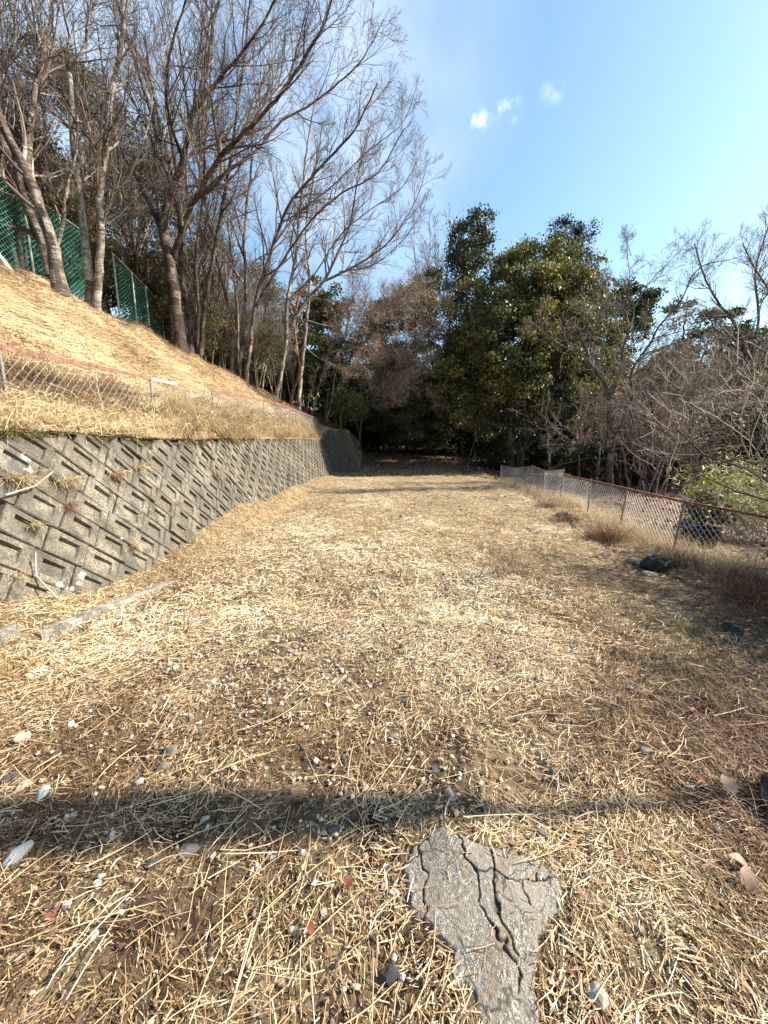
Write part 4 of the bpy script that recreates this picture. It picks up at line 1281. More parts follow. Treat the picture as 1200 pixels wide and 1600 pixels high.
def traced_tree(name, label, Y, limbs, bark, twig, seed, prm=None, cat='tree', group=None, base_z=None, trunk_sides=9):
    """limbs: (list of (px, py, dy), r0, r1, kids count, kid length)"""
    pr = dict(DEF); pr.update(prm or {})
    rg = random.Random(seed)
    b0 = P(limbs[0][0][0][0], limbs[0][0][0][1], Y + limbs[0][0][0][2])
    root = empty(name, b0, label, cat, group)
    trunk = MeshAcc(); twigs = {}
    for li, (pp, r0, r1, nk, kl) in enumerate(limbs):
        r0 *= .88
        pts = [P(a, b, Y + c) for a, b, c in pp]
        L = [0]
        for u, v in zip(pts, pts[1:]): L.append(L[-1] + (Vector(v) - Vector(u)).length)
        rads = [r0 + (r1 - r0) * (l / L[-1]) ** .8 for l in L]
        sp, sr = resample(pts, rads, .22, .006 + r0 * .05, rg)
        if pp[0][1] > 440 and r0 > .05 and li == 0 or (li < 4 and r0 > .09 and pp[0][1] > 440):
            sp[0] = sp[0] - Vector((0, 0, .15)); sr[0] = sr[0] * 1.5
            if len(sr) > 2: sr[1] *= 1.12
        sides = trunk_sides if r0 > .05 else 6
        v, q, t = tubes([[tuple(a) for a in sp]], [sr], sides)
        trunk.add(v, q, np.clip(.5 + .25 * vn(v[q[:, 0], 2] * 3, v[q[:, 0], 0], .12, 70) + rng.normal(0, .08, len(q)), 0, 1))
        dirs = [(sp[min(i + 1, len(sp) - 1)] - sp[max(i - 1, 0)]).normalized() for i in range(len(sp))]
        if nk: kids(twigs, [tuple(a) for a in sp], sr, dirs, kl / pr['ratio'], 0, pr, rg, t0=.3 if pp[0][1] > 440 else .08, count=nk)
    trunk.build('trunk', bark, root, smooth=True)
    if twigs: out_to_mesh(twigs, 'branches', twig, root, seed=seed)
    return root


UPR = dict(trop=.06, ang=(20, 55), wob=.13, ratio=.62)
# leftmost big cherry
traced_tree('bare_tree', 'bare grey tree at the far left leaning out of the photo', 8.9,
            [([(97, 468, 0), (90, 425, 0), (84, 388, 0), (62, 322, 0), (42, 272, -.1), (16, 222, -.2), (-8, 172, -.4), (-50, 90, -.8), (-120, -20, -1.2)], .17, .05, 10, 2.2),
             ([(86, 395, 0), (98, 350, .1), (104, 300, .2), (118, 240, .3), (122, 190, .3)], .05, .015, 8, 1.0),
             ([(42, 270, -.1), (46, 210, .2), (55, 150, .5), (66, 95, .8), (80, 20, 1.2), (84, -60, 1.5)], .085, .03, 14, 1.9),
             ([(10, 210, -.2), (-5, 130, .2), (25, 60, .5), (5, -30, .9)], .05, .02, 10, 1.8)],
            M['bark_grey'], M['twig'], 1, dict(UPR))
traced_tree('bare_tree', 'slanting bare trunk just behind the leftmost tree and before the green fence', 9.6,
            [([(78, 432, 0), (68, 385, 0), (48, 335, 0), (28, 280, 0), (5, 225, 0), (-20, 160, 0), (-40, 60, 0), (-50, -40, 0)], .13, .05, 10, 2.0),
             ([(62, 300, .4), (72, 260, .5), (70, 200, .7), (60, 130, .9), (66, 60, 1.0), (60, -20, 1.1)], .035, .012, 10, 1.2)],
            M['bark_grey'], M['twig'], 2, dict(UPR))
traced_tree('bare_tree', 'bare twin trunk tree on the bank crest, pale left stem forking high up', 10.3,
            [([(141, 497, 0), (139, 440, 0), (135, 390, 0), (129, 330, 0), (120, 260, 0), (114, 200, 0), (108, 115, 0)], .125, .055, 8, 1.0),
             ([(108, 116, 0), (120, 95, 0), (130, 76, 0), (138, 30, .2), (150, -40, .4)], .04, .015, 8, 1.6),
             ([(108, 116, 0), (104, 90, 0), (108, 58, 0), (98, 0, -.2), (100, -60, -.3)], .035, .015, 8, 1.6),
             ([(148, 497, 0), (154, 440, 0), (157, 380, 0), (156, 310, 0), (165, 235, .1), (172, 160, .2), (188, 80, .4), (200, 0, .6), (205, -70, .7)], .115, .035, 16, 2.0),
             ([(160, 350, 0), (180, 300, -.2), (205, 270, -.3), (230, 200, -.3), (245, 120, -.2), (270, 40, 0)], .03, .01, 10, 1.2),
             ([(158, 352, 0), (176, 345, .2), (200, 322, .3), (222, 298, .4), (250, 280, .5)], .018, .006, 8, .6)],
            M['bark_pale'], M['twig'], 3, dict(UPR))
traced_tree('bare_tree', 'large dark bare tree with thick limbs fanning up, right of the short green fence panel', 12.9,
            [([(281, 545, 0), (274, 480, 0), (266, 420, 0), (258, 370, 0), (252, 335, 0)], .24, .15, 0, 0),
             ([(258, 375, 0), (235, 320, .2), (205, 260, .5), (165, 200, .9), (110, 150, 1.3), (40, 110, 1.7), (-30, 50, 2)], .11, .03, 14, 2.6),
             ([(256, 350, 0), (262, 290, 0), (250, 220, .4), (225, 140, .8), (200, 60, 1.3), (170, -40, 1.8)], .10, .035, 16, 2.6),
             ([(254, 340, 0), (285, 250, 0), (300, 180, 0), (322, 110, .2), (335, 30, .4), (360, -60, .6)], .11, .035, 18, 2.8),
             ([(270, 400, 0), (300, 320, -.4), (345, 245, -.9), (400, 190, -1.4), (450, 130, -1.9), (500, 50, -2.4), (530, -40, -2.8)], .10, .025, 24, 2.6),
             ([(300, 320, -.4), (340, 280, -.3), (395, 240, 0), (440, 190, .4), (490, 160, .8), (560, 100, 1.2), (600, 30, 1.6)], .06, .015, 20, 2.2),
             ([(300, 180, 0), (345, 120, -.6), (380, 80, -1), (420, 20, -1.5), (450, -50, -2)], .06, .02, 16, 2.2),
             ([(285, 250, 0), (262, 170, -1), (265, 90, -1.6), (290, 0, -2.2)], .055, .02, 14, 2.2)],
            M['bark_dark'], M['twig'], 4, dict(UPR, n=[12, 9, 6, 4]))
traced_tree('bare_tree', 'dark clustered bare stems standing close behind the large dark tree', 14.0,
            [([(300, 550, 0), (296, 500, 0), (284, 430, .1), (280, 340, .2), (262, 240, .4), (240, 150, .6), (225, 60, .8)], .13, .03, 16, 2.0),
             ([(314, 555, 0), (318, 490, 0), (330, 420, 0), (345, 340, 0), (360, 250, 0), (372, 160, 0), (385, 60, 0), (392, -20, 0)], .10, .025, 18, 2.0),
             ([(308, 552, 0), (310, 480, -.2), (306, 400, -.3), (318, 300, -.5), (322, 200, -.6), (330, 100, -.8)], .07, .02, 14, 1.8)],
            M['bark_dark'], M['twig'], 5, dict(UPR))
traced_tree('bare_tree', 'many stemmed grey bare tree halfway along the bank crest, stems fanning like a broom', 16.2,
            [([(362, 588, 0), (364, 530, 0), (352, 460, 0), (332, 380, 0), (318, 290, 0), (312, 200, 0), (318, 110, 0)], .10, .025, 14, 1.8),
             ([(374, 596, 0), (378, 530, 0), (384, 450, 0), (382, 360, 0), (392, 270, 0), (398, 180, 0), (420, 90, 0)], .10, .025, 16, 2.0),
             ([(383, 598, 0), (392, 530, 0), (402, 460, 0), (428, 380, -.3), (452, 320, -.7), (500, 262, -1.1), (552, 205, -1.6), (590, 130, -2)], .11, .025, 24, 2.2),
             ([(368, 592, 0), (372, 500, .2), (362, 400, .4), (352, 300, .6), (350, 200, .8), (345, 100, 1)], .06, .02, 14, 1.8),
             ([(398, 480, 0), (440, 410, -.5), (486, 345, -1), (530, 305, -1.5), (590, 270, -2.0), (632, 200, -2.4)], .06, .015, 20, 1.9),
             ([(428, 380, -.3), (470, 330, .2), (520, 290, .6), (570, 240, 1), (630, 190, 1.4), (655, 120, 1.7)], .045, .012, 18, 1.8)],
            M['bark_grey'], M['twig'], 6, dict(UPR))
traced_tree('bare_tree', 'slender pale trunk on the bank just left of the last straight pale trunk', 19.4,
            [([(430, 625, 0), (440, 580, 0), (447, 530, 0), (449, 470, 0), (462, 400, 0), (470, 320, 0), (480, 230, 0), (495, 140, 0)], .125, .03, 20, 2.0),
             ([(449, 470, 0), (490, 430, -.5), (530, 370, -1), (575, 330, -1.5), (630, 290, -2), (660, 230, -2.3)], .05, .012, 18, 1.8),
             ([(430, 625, -.2), (410, 560, -.2), (395, 520, -.3)], .02, .01, 4, .5)],
            M['bark_pale'], M['twig_brown'], 7, dict(UPR))
traced_tree('bare_tree', 'straight pale trunk at the far bank end with long limbs sweeping right over the path', 21.5,
            [([(466, 650, 0), (469, 600, 0), (474, 550, 0), (480, 490, 0), (484, 440, 0), (478, 360, 0), (492, 270, 0), (505, 190, 0)], .14, .03, 16, 1.8),
             ([(456, 505, -.6), (482, 465, -.6), (505, 440, -.7), (525, 402, -1.0), (548, 345, -1.4), (560, 270, -1.8), (580, 190, -2.2)], .11, .02, 22, 2.0),
             ([(505, 440, -.7), (550, 418, -1.2), (600, 385, -1.8), (632, 345, -2.3), (655, 300, -2.7), (668, 250, -3)], .075, .012, 24, 1.8),
             ([(530, 425, -1), (580, 415, -1.4), (620, 385, -1.8), (645, 355, -2.1), (664, 320, -2.4)], .04, .01, 16, 1.4),
             ([(482, 465, 0), (520, 470, -.6), (560, 478, -1.2), (610, 470, -1.8), (650, 462, -2.3)], .035, .008, 16, 1.5),
             ([(478, 500, 0), (520, 510, .3), (570, 502, .6), (625, 480, 1), (668, 440, 1.3)], .035, .008, 16, 1.5),
             ([(474, 540, 0), (500, 560, -.5), (540, 575, -1), (590, 570, -1.4)], .025, .007, 12, 1.2)],
            M['bark_pale'], M['twig_brown'], 8, dict(UPR, trop=.07))
traced_tree('bare_tree', 'reddish brown crooked trunk between the two pale trunks at the end of the bank', 22.5,
            [([(452, 645, 0), (458, 610, 0), (468, 580, 0), (463, 540, 0), (460, 500, 0), (470, 450, 0)], .13, .05, 8, 1.2)],
            M['bark_red'], M['twig_brown'], 9)
traced_tree('sapling', 'thin pale forked sapling in the gap between the broom shaped tree and the pale trunks', 19.0,
            [([(410, 612, 0), (414, 580, 0), (424, 550, 0), (436, 538, 0)], .04, .012, 6, .7),
             ([(404, 606, 0), (412, 570, .1), (410, 530, .1), (404, 490, .1)], .03, .01, 6, .7)],
            M['bark_pale'], M['twig_brown'], 10)
traced_tree('sapling', 'two thin leaning saplings right of the straight pale trunk', 22.0,
            [([(487, 648, 0), (497, 610, 0), (508, 570, 0), (520, 530, 0)], .035, .012, 10, .9),
             ([(478, 646, 0), (490, 600, .1), (500, 565, .1)], .03, .01, 8, .8)],
            M['bark_pale'], M['twig_brown'], 11)

# brown thicket hanging over the end of the wall
for i, (lb, yb, limbs) in enumerate([
    ('tangle of pale bare branches arching low to the right over the end of the path', 23.6,
     [([(512, 650, 0), (530, 600, 0), (570, 560, 0), (625, 545, 0), (675, 560, 0), (705, 590, 0)], .055, .010, 26, 1.7),
      ([(508, 655, .4), (520, 580, .4), (560, 520, .5), (620, 495, .7), (680, 515, .9), (710, 550, 1.1)], .055, .010, 28, 1.8),
      ([(515, 650, -.3), (550, 625, -.3), (600, 600, -.4), (650, 605, -.5), (690, 635, -.6)], .035, .008, 22, 1.3),
      ([(512, 650, .2), (535, 550, .2), (585, 480, .3), (640, 455, .4), (690, 470, .6)], .045, .009, 26, 1.7)]),
    ('leaning grey stump like trunk with drooping twigs right behind the wing wall top', 22.6,
     [([(510, 655, 0), (520, 625, 0), (535, 600, 0), (560, 575, 0), (600, 560, 0), (640, 520, 0)], .09, .015, 22, 1.6),
      ([(535, 640, 0), (560, 630, -.2), (600, 622, -.2), (640, 600, -.2), (672, 560, -.2)], .035, .008, 18, 1.3),
      ([(520, 625, 0), (525, 580, .2), (560, 520, .5), (610, 470, .7), (660, 450, 1)], .04, .01, 22, 1.7)]),
    ('bushy brown leafless thicket overhanging the dark hollow at the end of the path', 25.5,
     [([(560, 700, 0), (568, 640, 0), (590, 570, 0), (620, 500, 0), (650, 440, 0), (672, 400, 0)], .07, .012, 30, 2.2),
      ([(565, 690, .3), (545, 620, .3), (540, 540, .3), (550, 470, .3), (575, 420, .3)], .06, .012, 30, 2.2),
      ([(568, 650, 0), (610, 590, .4), (650, 540, .8), (690, 500, 1.2), (700, 450, 1.5)], .05, .01, 30, 2.0),
      ([(566, 660, 0), (600, 620, -.4), (640, 585, -.8), (675, 560, -1.2)], .04, .01, 22, 1.6)])]):
    traced_tree('thicket', lb, yb, limbs, [M['bark_pale'], M['bark_grey'], M['bark_grey']][i], M['twig_tan'], 20 + i, dict(wob=.24, trop=.0, ang=(25, 75), ratio=.62, n=[10, 10, 8, 4], rmin=.006), cat='thicket')

# slim upright bare trees crowding behind the crest
def slim(seed, h, bark, twig):
    rg = random.Random(seed)
    root = empty('bare_tree', (0, 0, 0), 'one of the slim upright leafless trees crowded behind the bank crest', 'tree', 'slim leafless trees behind the bank crest')
    tr_, tw = MeshAcc(), {}
    for s_ in range(rg.choice((2, 3))):
        a = rg.uniform(0, 6.28); l = rg.uniform(.03, .2)
        o_ = {}
        grow(o_, (rg.gauss(0, .12), rg.gauss(0, .12), -.2), (math.cos(a) * l, math.sin(a) * l, 1), h * rg.uniform(.75, 1), rg.uniform(.035, .065), 0, dict(DEF, maxlev=0, wob=.09, trop=.05), rg)
        (pts, rad), = list(o_.values())[0]
        sp, sr = resample(pts, rad, .4, .01, rg)
        v, q, t = tubes([[tuple(a_) for a_ in sp]], [sr], 7)
        tr_.add(v, q, np.full(len(q), .5))
        dirs = [(sp[min(i + 1, len(sp) - 1)] - sp[max(i - 1, 0)]).normalized() for i in range(len(sp))]
        kids(tw, [tuple(a_) for a_ in sp], sr, dirs, 3.0, 0, dict(DEF, trop=.10, ang=(16, 45), wob=.10, n=[10, 7, 5, 4]), rg, t0=.22, count=18)
    tr_.build('trunk', bark, root, smooth=True)
    out_to_mesh(tw, 'branches', twig, root, seed=seed)
    return root


SL = [slim(700, 9.5, M['bark_grey'], M['twig']), slim(701, 8.0, M['bark_dark'], M['twig_brown']), slim(702, 10.5, M['bark_grey'], M['twig'])]
rgs = random.Random(12)
sl_spots = [(-9.6, 10.5, 1.0), (-8.9, 14.5, 1.0), (-7.8, 15.5, .9), (-7.3, 18.0, .85), (-6.7, 19.8, .8), (-9.5, 17.5, 1.1), (-6.3, 21.6, .75), (-8.3, 21.0, .9), (-10.5, 13.0, 1.2), (-11.5, 16.0, 1.2), (-7.0, 24.5, .8), (-5.6, 24.0, .62), (-10.2, 20.5, 1.1), (-12.5, 12.0, 1.1), (-6.9, 14.6, .72), (-6.4, 17.2, .7), (-6.2, 18.6, .62), (-5.7, 20.4, .6), (-5.4, 22.0, .6), (-6.0, 23.2, .75), (-7.4, 16.6, .85), (-7.4, 22.4, .9), (-4.9, 23.6, .5)]
for i, (x_, y_, s_) in enumerate(sl_spots):
    pf = hill_pt(np.linspace(0, 7, 80), np.full(80, y_)); z_ = float(np.interp(-x_, -pf[:, 0], pf[:, 2]))
    if i < 3: SL[i].location = (x_, y_, z_); SL[i].scale = (s_,) * 3
    else: copy_thing(SL[i % 3], (x_, y_, z_), rgs.uniform(0, 6.28), (s_,) * 3)

# right hand side: crooked tree behind the fence
traced_tree('bare_tree', 'crooked two stemmed bare tree standing just behind the rusty fence on the right', 14.0,
            [([(953, 765, 0), (953, 730, 0), (953, 686, 0), (952, 640, 0), (951, 614, 0)], .13, .085, 4, .8),
             ([(951, 614, 0), (942, 595, 0), (934, 580, 0), (921, 564, 0), (911, 533, 0), (912, 508, 0), (905, 480, .2)], .065, .015, 14, 1.2),
             ([(921, 564, 0), (900, 552, -.2), (880, 540, -.4), (850, 520, -.6), (828, 500, -.8)], .03, .008, 18, 1.2),
             ([(951, 614, 0), (959, 603, 0), (970, 575, 0), (973, 544, 0), (986, 510, 0), (990, 482, .1), (978, 455, .2), (962, 440, .3), (946, 430, .4)], .07, .012, 18, 1.4),
             ([(972, 548, 0), (966, 538, 0), (946, 510, -.2), (936, 473, -.3), (928, 440, -.4)], .03, .01, 12, 1.0),
             ([(990, 482, .1), (1005, 455, .2), (1025, 430, .3), (1050, 405, .4), (1068, 388, .5)], .03, .006, 16, 1.2),
             ([(955, 715, 0), (962, 680, 0), (980, 640, 0), (990, 617, 0), (985, 590, 0), (994, 566, 0), (1013, 541, 0), (1030, 510, 0), (1056, 480, 0), (1071, 455, 0), (1080, 434, 0), (1100, 414, 0), (1135, 407, 0), (1160, 400, 0)], .085, .010, 34, 1.4),
             ([(990, 617, 0), (1018, 596, .2), (1042, 572, .4), (1070, 560, .6), (1100, 540, .8)], .035, .008, 16, 1.2),
             ([(958, 705, 0), (990, 690, -.2), (1030, 690, -.4), (1075, 698, -.6)], .03, .008, 14, 1.0),
             ([(986, 400, .2), (980, 370, .2), (990, 350, .2)], .012, .005, 4, .5),
             ([(990, 482, .1), (984, 440, .1), (981, 400, .1), (979, 375, .1)], .02, .006, 10, .8)],
            M['bark_grey'], M['twig_brown'], 30, dict(wob=.2, trop=.05, ang=(25, 65), ratio=.55, n=[9, 7, 5, 4]))
traced_tree('small_tree', 'small pale grey forked tree right of the big evergreen trunk', 21.5,
            [([(859, 742, 0), (858, 715, 0), (856, 690, 0), (854, 660, 0), (846, 630, 0), (850, 600, 0)], .075, .015, 8, 1.0),
             ([(857, 718, 0), (862, 700, 0), (878, 670, 0), (860, 640, .2), (866, 610, .2)], .05, .01, 10, 1.0),
             ([(856, 668, 0), (880, 665, 0), (905, 685, 0)], .025, .008, 6, .7),
             ([(870, 728, 0), (880, 715, 0), (895, 708, 0)], .02, .008, 4, .4)],
            M['bark_pale'], M['twig_brown'], 31, dict(wob=.2, ang=(25, 60)))
traced_tree('sapling', 'thin straight pale sapling between the small pale tree and the crooked tree', 15.5,
            [([(932, 762, 0), (936, 720, 0), (939, 680, 0), (938, 640, 0), (944, 600, 0), (940, 550, 0)], .045, .012, 12, .9)],
            M['bark_pale'], M['twig_brown'], 32, dict(wob=.2))
traced_tree('sapling', 'slim bare sapling leaning right in the shade of the big evergreen', 24.0,
            [([(726, 742, 0), (736, 705, 0), (748, 670, 0), (752, 640, 0), (756, 600, 0), (750, 560, 0)], .065, .015, 12, 1.2),
             ([(745, 680, 0), (765, 660, 0), (790, 648, 0), (815, 640, 0)], .03, .008, 8, 1.0),
             ([(743, 676, 0), (725, 668, 0), (712, 660, 0)], .025, .008, 6, .8)],
            M['bark_grey'], M['twig_brown'], 33, dict(wob=.2, ang=(25, 60)))
traced_tree('sapling', 'dark thin sapling on the right of the small pale tree, close to the fence', 13.5,
            [([(903, 770, 0), (905, 730, 0), (906, 690, 0), (910, 640, 0), (902, 600, 0)], .035, .01, 12, .9)],
            M['bark_dark'], M['twig_brown'], 34, dict(wob=.22))
# bigger leaning trees at the right edge
traced_tree('bare_tree', 'tall bare tree at the right edge with long trunk leaning left over the scrub', 17.0,
            [([(1215, 700, 0), (1195, 650, 0), (1170, 570, 0), (1150, 510, 0), (1120, 470, 0), (1100, 430, 0), (1085, 380, 0)], .14, .02, 24, 2.0),
             ([(1170, 570, 0), (1185, 500, 0), (1180, 430, 0), (1195, 370, 0), (1215, 320, 0)], .07, .02, 22, 1.8),
             ([(1195, 650, 0), (1225, 560, -.3), (1215, 480, -.6), (1180, 420, -.9), (1160, 380, -1)], .07, .02, 22, 1.8)],
            M['bark_grey'], M['twig_brown'], 35, dict(wob=.14, ang=(20, 50), trop=.1))
traced_tree('bare_tree', 'pale slanting bare stems crossing behind the bamboo on the right', 14.5,
            [([(1130, 700, 0), (1098, 655, 0), (1080, 610, 0), (1050, 560, 0), (1010, 540, 0)], .05, .012, 14, 1.2),
             ([(1120, 690, 0), (1085, 650, .4), (1060, 600, .5), (1035, 565, .6)], .04, .01, 12, 1.2),
             ([(1175, 660, 0), (1150, 630, 0), (1120, 600, 0), (1118, 565, 0), (1100, 540, 0)], .05, .012, 14, 1.2)],
            M['bark_pale'], M['twig_brown'], 36, dict(wob=.2, ang=(25, 60)))
traced_tree('broken_tree', 'black broken leaning trunk end at the right edge above the bamboo', 9.0,
            [([(1235, 610, 0), (1215, 622, 0), (1195, 640, 0), (1182, 652, 0), (1180, 664, 0)], .10, .055, 0, 0)],
            M['bark_dark'], M['twig'], 37, cat='trunk')
# thin trees against the sky in the background
for i, (x0, y0, yb, lb) in enumerate([(700, 560, 34, 'thin leafless tree against the sky left of the tall dark evergreen'), (668, 560, 36, 'thin leafless tree behind the tips of the overhanging limbs')]):
    traced_tree('bare_tree', lb, yb, [([(x0, y0, 0), (x0 + 3, 500, 0), (x0 - 2, 440, 0), (x0 + 4, 380, 0), (x0 + 2, 330, 0)], .13, .02, 18, 2.0),
                                      ([(x0 + 2, 500, 0), (x0 - 14, 450, 0), (x0 - 20, 390, 0), (x0 - 22, 340, 0)], .07, .015, 14, 1.8),
                                      ([(x0 + 2, 480, 0), (x0 + 14, 430, 0), (x0 + 18, 380, 0)], .07, .015, 12, 1.6)],
                M['bark_pale'], M['twig'], 38 + i, dict(UPR, rmin=.009, n=[10, 7, 5, 4], maxlev=2))

# ------------------------------------------------------------------ shrub prototypes (bare), copied


def bare_shrub(name, label, seed, h, stems, bark, twig, prm=None, cat='shrub', group=None, loc=(0, 0, 0)):
    pr = dict(DEF, wob=.20, trop=.02, ang=(25, 65), ratio=.62, n=[7, 5, 3, 3], rmin=.005, maxlev=3); pr.update(prm or {})
    rg = random.Random(seed)
    root = empty(name, loc, label, cat, group)
    st_, tw = {}, {}
    for s in range(stems):
        a = rg.uniform(0, 6.28); l = rg.uniform(.05, .75)
        d = (math.cos(a) * l, math.sin(a) * l, 1.0)
        m_ = math.sqrt(sum(c * c for c in d)); d = tuple(c / m_ for c in d)
        n0 = {}
        grow(n0, (loc[0] + rg.gauss(0, .15), loc[1] + rg.gauss(0, .15), loc[2] - .05), d, h * rg.uniform(.7, 1.1), rg.uniform(.012, .027) * h / 3, 0, dict(pr, maxlev=0), rg)
        for k_, l_ in n0.items():
            st_.setdefault((k_[0], 6), []).extend(l_)
            for pts, rad in l_:
                dirs = [tuple((Vector(pts[min(i + 1, len(pts) - 1)]) - Vector(pts[max(i - 1, 0)])).normalized()) for i in range(len(pts))]
                kids(tw, pts, rad, dirs, h * .85, 0, pr, rg)
    out_to_mesh(st_, 'stems', bark, root, seed=seed)
    out_to_mesh(tw, 'twigs', twig, root, seed=seed + 1)
    return root


GS = 'leafless shrubs behind the fence'
LS = 'one of the tangled leafless grey brown shrubs in the scrub behind the low right fence'
protoS = [bare_shrub('bare_shrub', LS, 200 + i, 4.4, 6, M['bark_grey'], [M['twig_tan'], M['twig_brown'], M['twig_tan']][i], group=GS, loc=(0, 0, 0)) for i in range(3)]
spots = [(8.2, 12.5), (9.6, 13.5), (11, 12.2), (10.4, 15.5), (12.5, 14.5), (13.8, 16), (9.0, 17), (11.5, 18), (14.5, 19), (16.5, 18), (8.2, 19.5), (13, 21),
         (17, 22), (19.5, 21), (15, 25), (20, 26), (11.5, 23), (9.2, 10.6), (11.4, 10.2), (22, 24), (24, 29), (18, 30), (13.2, 12.0), (15.6, 14.2), (17.5, 16.0), (19.5,18.2), (10.2, 20.5), (7.6, 16.2)]
rg = random.Random(5)
spots = [q for q in spots if q[0] / q[1] > .62 and q[1] > 13.2]
for i, (x_, y_) in enumerate(spots):
    sc_ = rg.uniform(.7, 1.45)
    loc = (x_ + rg.gauss(0, .3), y_ + rg.gauss(0, .3), float(H(x_, y_)) - .05)
    if i < 3:
        protoS[i].location = loc; protoS[i].scale = (sc_,) * 3
    else: copy_thing(protoS[i % 3], loc, rg.uniform(0, 6.28), (sc_ * rg.uniform(.9, 1.2), sc_, sc_ * rg.uniform(.8, 1.3)))
for i, (x_, y_, s_) in enumerate([(12.5, 17.5, .62), (14.5, 19.5, .7), (17, 20.5, .75), (15.5, 24, .8), (19.5, 23, .85), (22, 26, .9), (18, 27, .9), (24.5, 28, 1.0), (13.0, 22.5, .7), (21, 21, .8), (11.8, 20.0, .55), (26, 25, .95)]):
    c_ = copy_thing(SL[i % 3], (x_, y_, float(H(x_, y_)) - .1), i * 1.7, (s_ * 1.2, s_ * 1.2, s_ * 1.12), 'one of the slender leafless trees rising above the scrub on the right', (0, -.08))
    c_['group'] = 'slender leafless trees above the right scrub'
# beyond the frame on the right: scrub and a tree that throw the foreground shade
for (x_, y_, s_) in ((5.9, 2.6, .7), (6.3, 3.3, .8), (5.6, 3.0, .6), (6.6, 4.6, .8), (6.9, 2.9, .8), (7.2, 3.9, 1.0), (6.1, 3.9, .7), (6.6, 2.5, .75)):
    copy_thing(protoS[1], (x_, y_, -.3), x_ * 7, (s_,) * 3, 'leafless shrub beyond the right edge of the view shading the near path')
tr = {}
sp = [(7.4, 1.74, -.4), (7.42, 1.75, 1.5), (7.38, 1.76, 3.5), (7.45, 1.75, 5.2), (7.5, 1.77, 7.4), (7.5, 1.78, 9)]
rt = empty('bare_tree', sp[0], 'straight bare tree beyond the right edge whose trunk shadow crosses the foreground', 'tree')
v, q, t = tubes([sp], [[.045, .028, .02, .03, .085, .05]], 10)
sp2 = [(7.44, 1.77, 5.5), (7.46, 1.84, 5.9), (7.48, 1.90, 6.6), (7.5, 1.95, 8.6)]
v2_, q2_, t2_ = tubes([sp2], [[.03, .06, .075, .05]], 10)
mesh_np('trunk', np.concatenate([v, v2_]), np.concatenate([q, q2_ + len(v)]), M['bark_grey'], rt, smooth=True, rnd=np.full(len(q) + len(q2_), .5))
tw = {}
kids(tw, sp, [.13, .12, .11, .1, .08, .05], [(0, 0, 1)] * 6, 3.0, 0, dict(DEF, n=[6, 5, 4, 3], maxlev=2), random.Random(9), t0=.9, count=6)
out_to_mesh(tw, 'branches', M['twig'], rt)

# ------------------------------------------------------------------ leafy crowns


def crown(n_leaf, blobs, size, seed, aspect=1.7, droop=.25, surf=.55, tuft=14, tuft_r=.22, cl=8, clr=.33):
    """blobs: (x,y,z,rx,ry,rz,weight); leaves gathered in tufts"""
    rg = np.random.default_rng(seed)
    B = np.array(blobs, float); w = B[:, 6] / B[:, 6].sum()
    nt_ = n_leaf // tuft
    nc = max(8, nt_ // cl)
    bi = rg.choice(len(B), nc, p=w)
    d = norm(rg.normal(0, 1, (nc, 3)) + np.array([0, 0, .15]))
    rad = surf + (1 - surf) * rg.uniform(0, 1, nc) ** .6
    lump = 1 + .22 * vn(d[:, 0] * 3 + bi, d[:, 1] * 3 + d[:, 2] * 2, .7, 80 + seed % 7)
    cc = B[bi, :3] + d * B[bi, 3:6] * (rad * lump)[:, None]
    tone = rg.normal(0, .13, nc)
    ci = rg.integers(0, nc, nt_)
    u = norm(rg.normal(0, 1, (nt_, 3)) + d[ci] * .5 + np.array([0, 0, .45]))
    cr_ = clr * B[bi, 3:6].mean(1) * rg.uniform(.6, 1.3, nc)
    c = cc[ci] + u * (cr_[ci] * rg.uniform(.55, 1.0, nt_))[:, None] * np.array([1, 1, .62])
    c = np.repeat(c, tuft, axis=0)
    n = len(c)
    c = c + rg.normal(0, tuft_r, (n, 3)) * np.array([1, 1, .6])
    dd = norm(rg.normal(0, 1, (n, 3)) - np.array([0, 0, droop * 2]))
    w_ = norm(np.cross(dd, rg.normal(0, 1, (n, 3)) + np.array([0, 0, 1.2])))
    L = (size * rg.uniform(.6, 1.3, n))[:, None]; W = L / aspect
    V = np.stack([c, c + dd * L * .5 + w_ * W / 2, c + dd * L, c + dd * L * .5 - w_ * W / 2], 1)
    r = np.clip(np.repeat(rg.normal(.42, .08, nt_) + tone[ci], tuft) + rg.normal(0, .16, n), 0, 1)
    return V.reshape(-1, 3), np.arange(n * 4).reshape(-1, 4), r


def leafy_tree(name, label, loc, trunk_lines, blobs, n, size, mat, bark, seed, cat='tree', group=None, **kw):
    root = empty(name, loc, label, cat, group)
    lo = np.array(loc)
    acc_ = MeshAcc()
    for pts, rads in trunk_lines:
        sp_, sr_ = resample([Vector(p) for p in pts], rads, .4, .03, random.Random(seed))
        v, q, t = tubes([[tuple(a) for a in sp_]], [sr_], 8)
        acc_.add(v + lo, q, rng.uniform(.2, .8, len(q)))
    acc_.build('trunk', bark, root, smooth=True)
    v, q, r = crown(n, blobs, size, seed, **kw)
    mesh_np('crown', v + lo, q, mat, root, rnd=r)
    return root


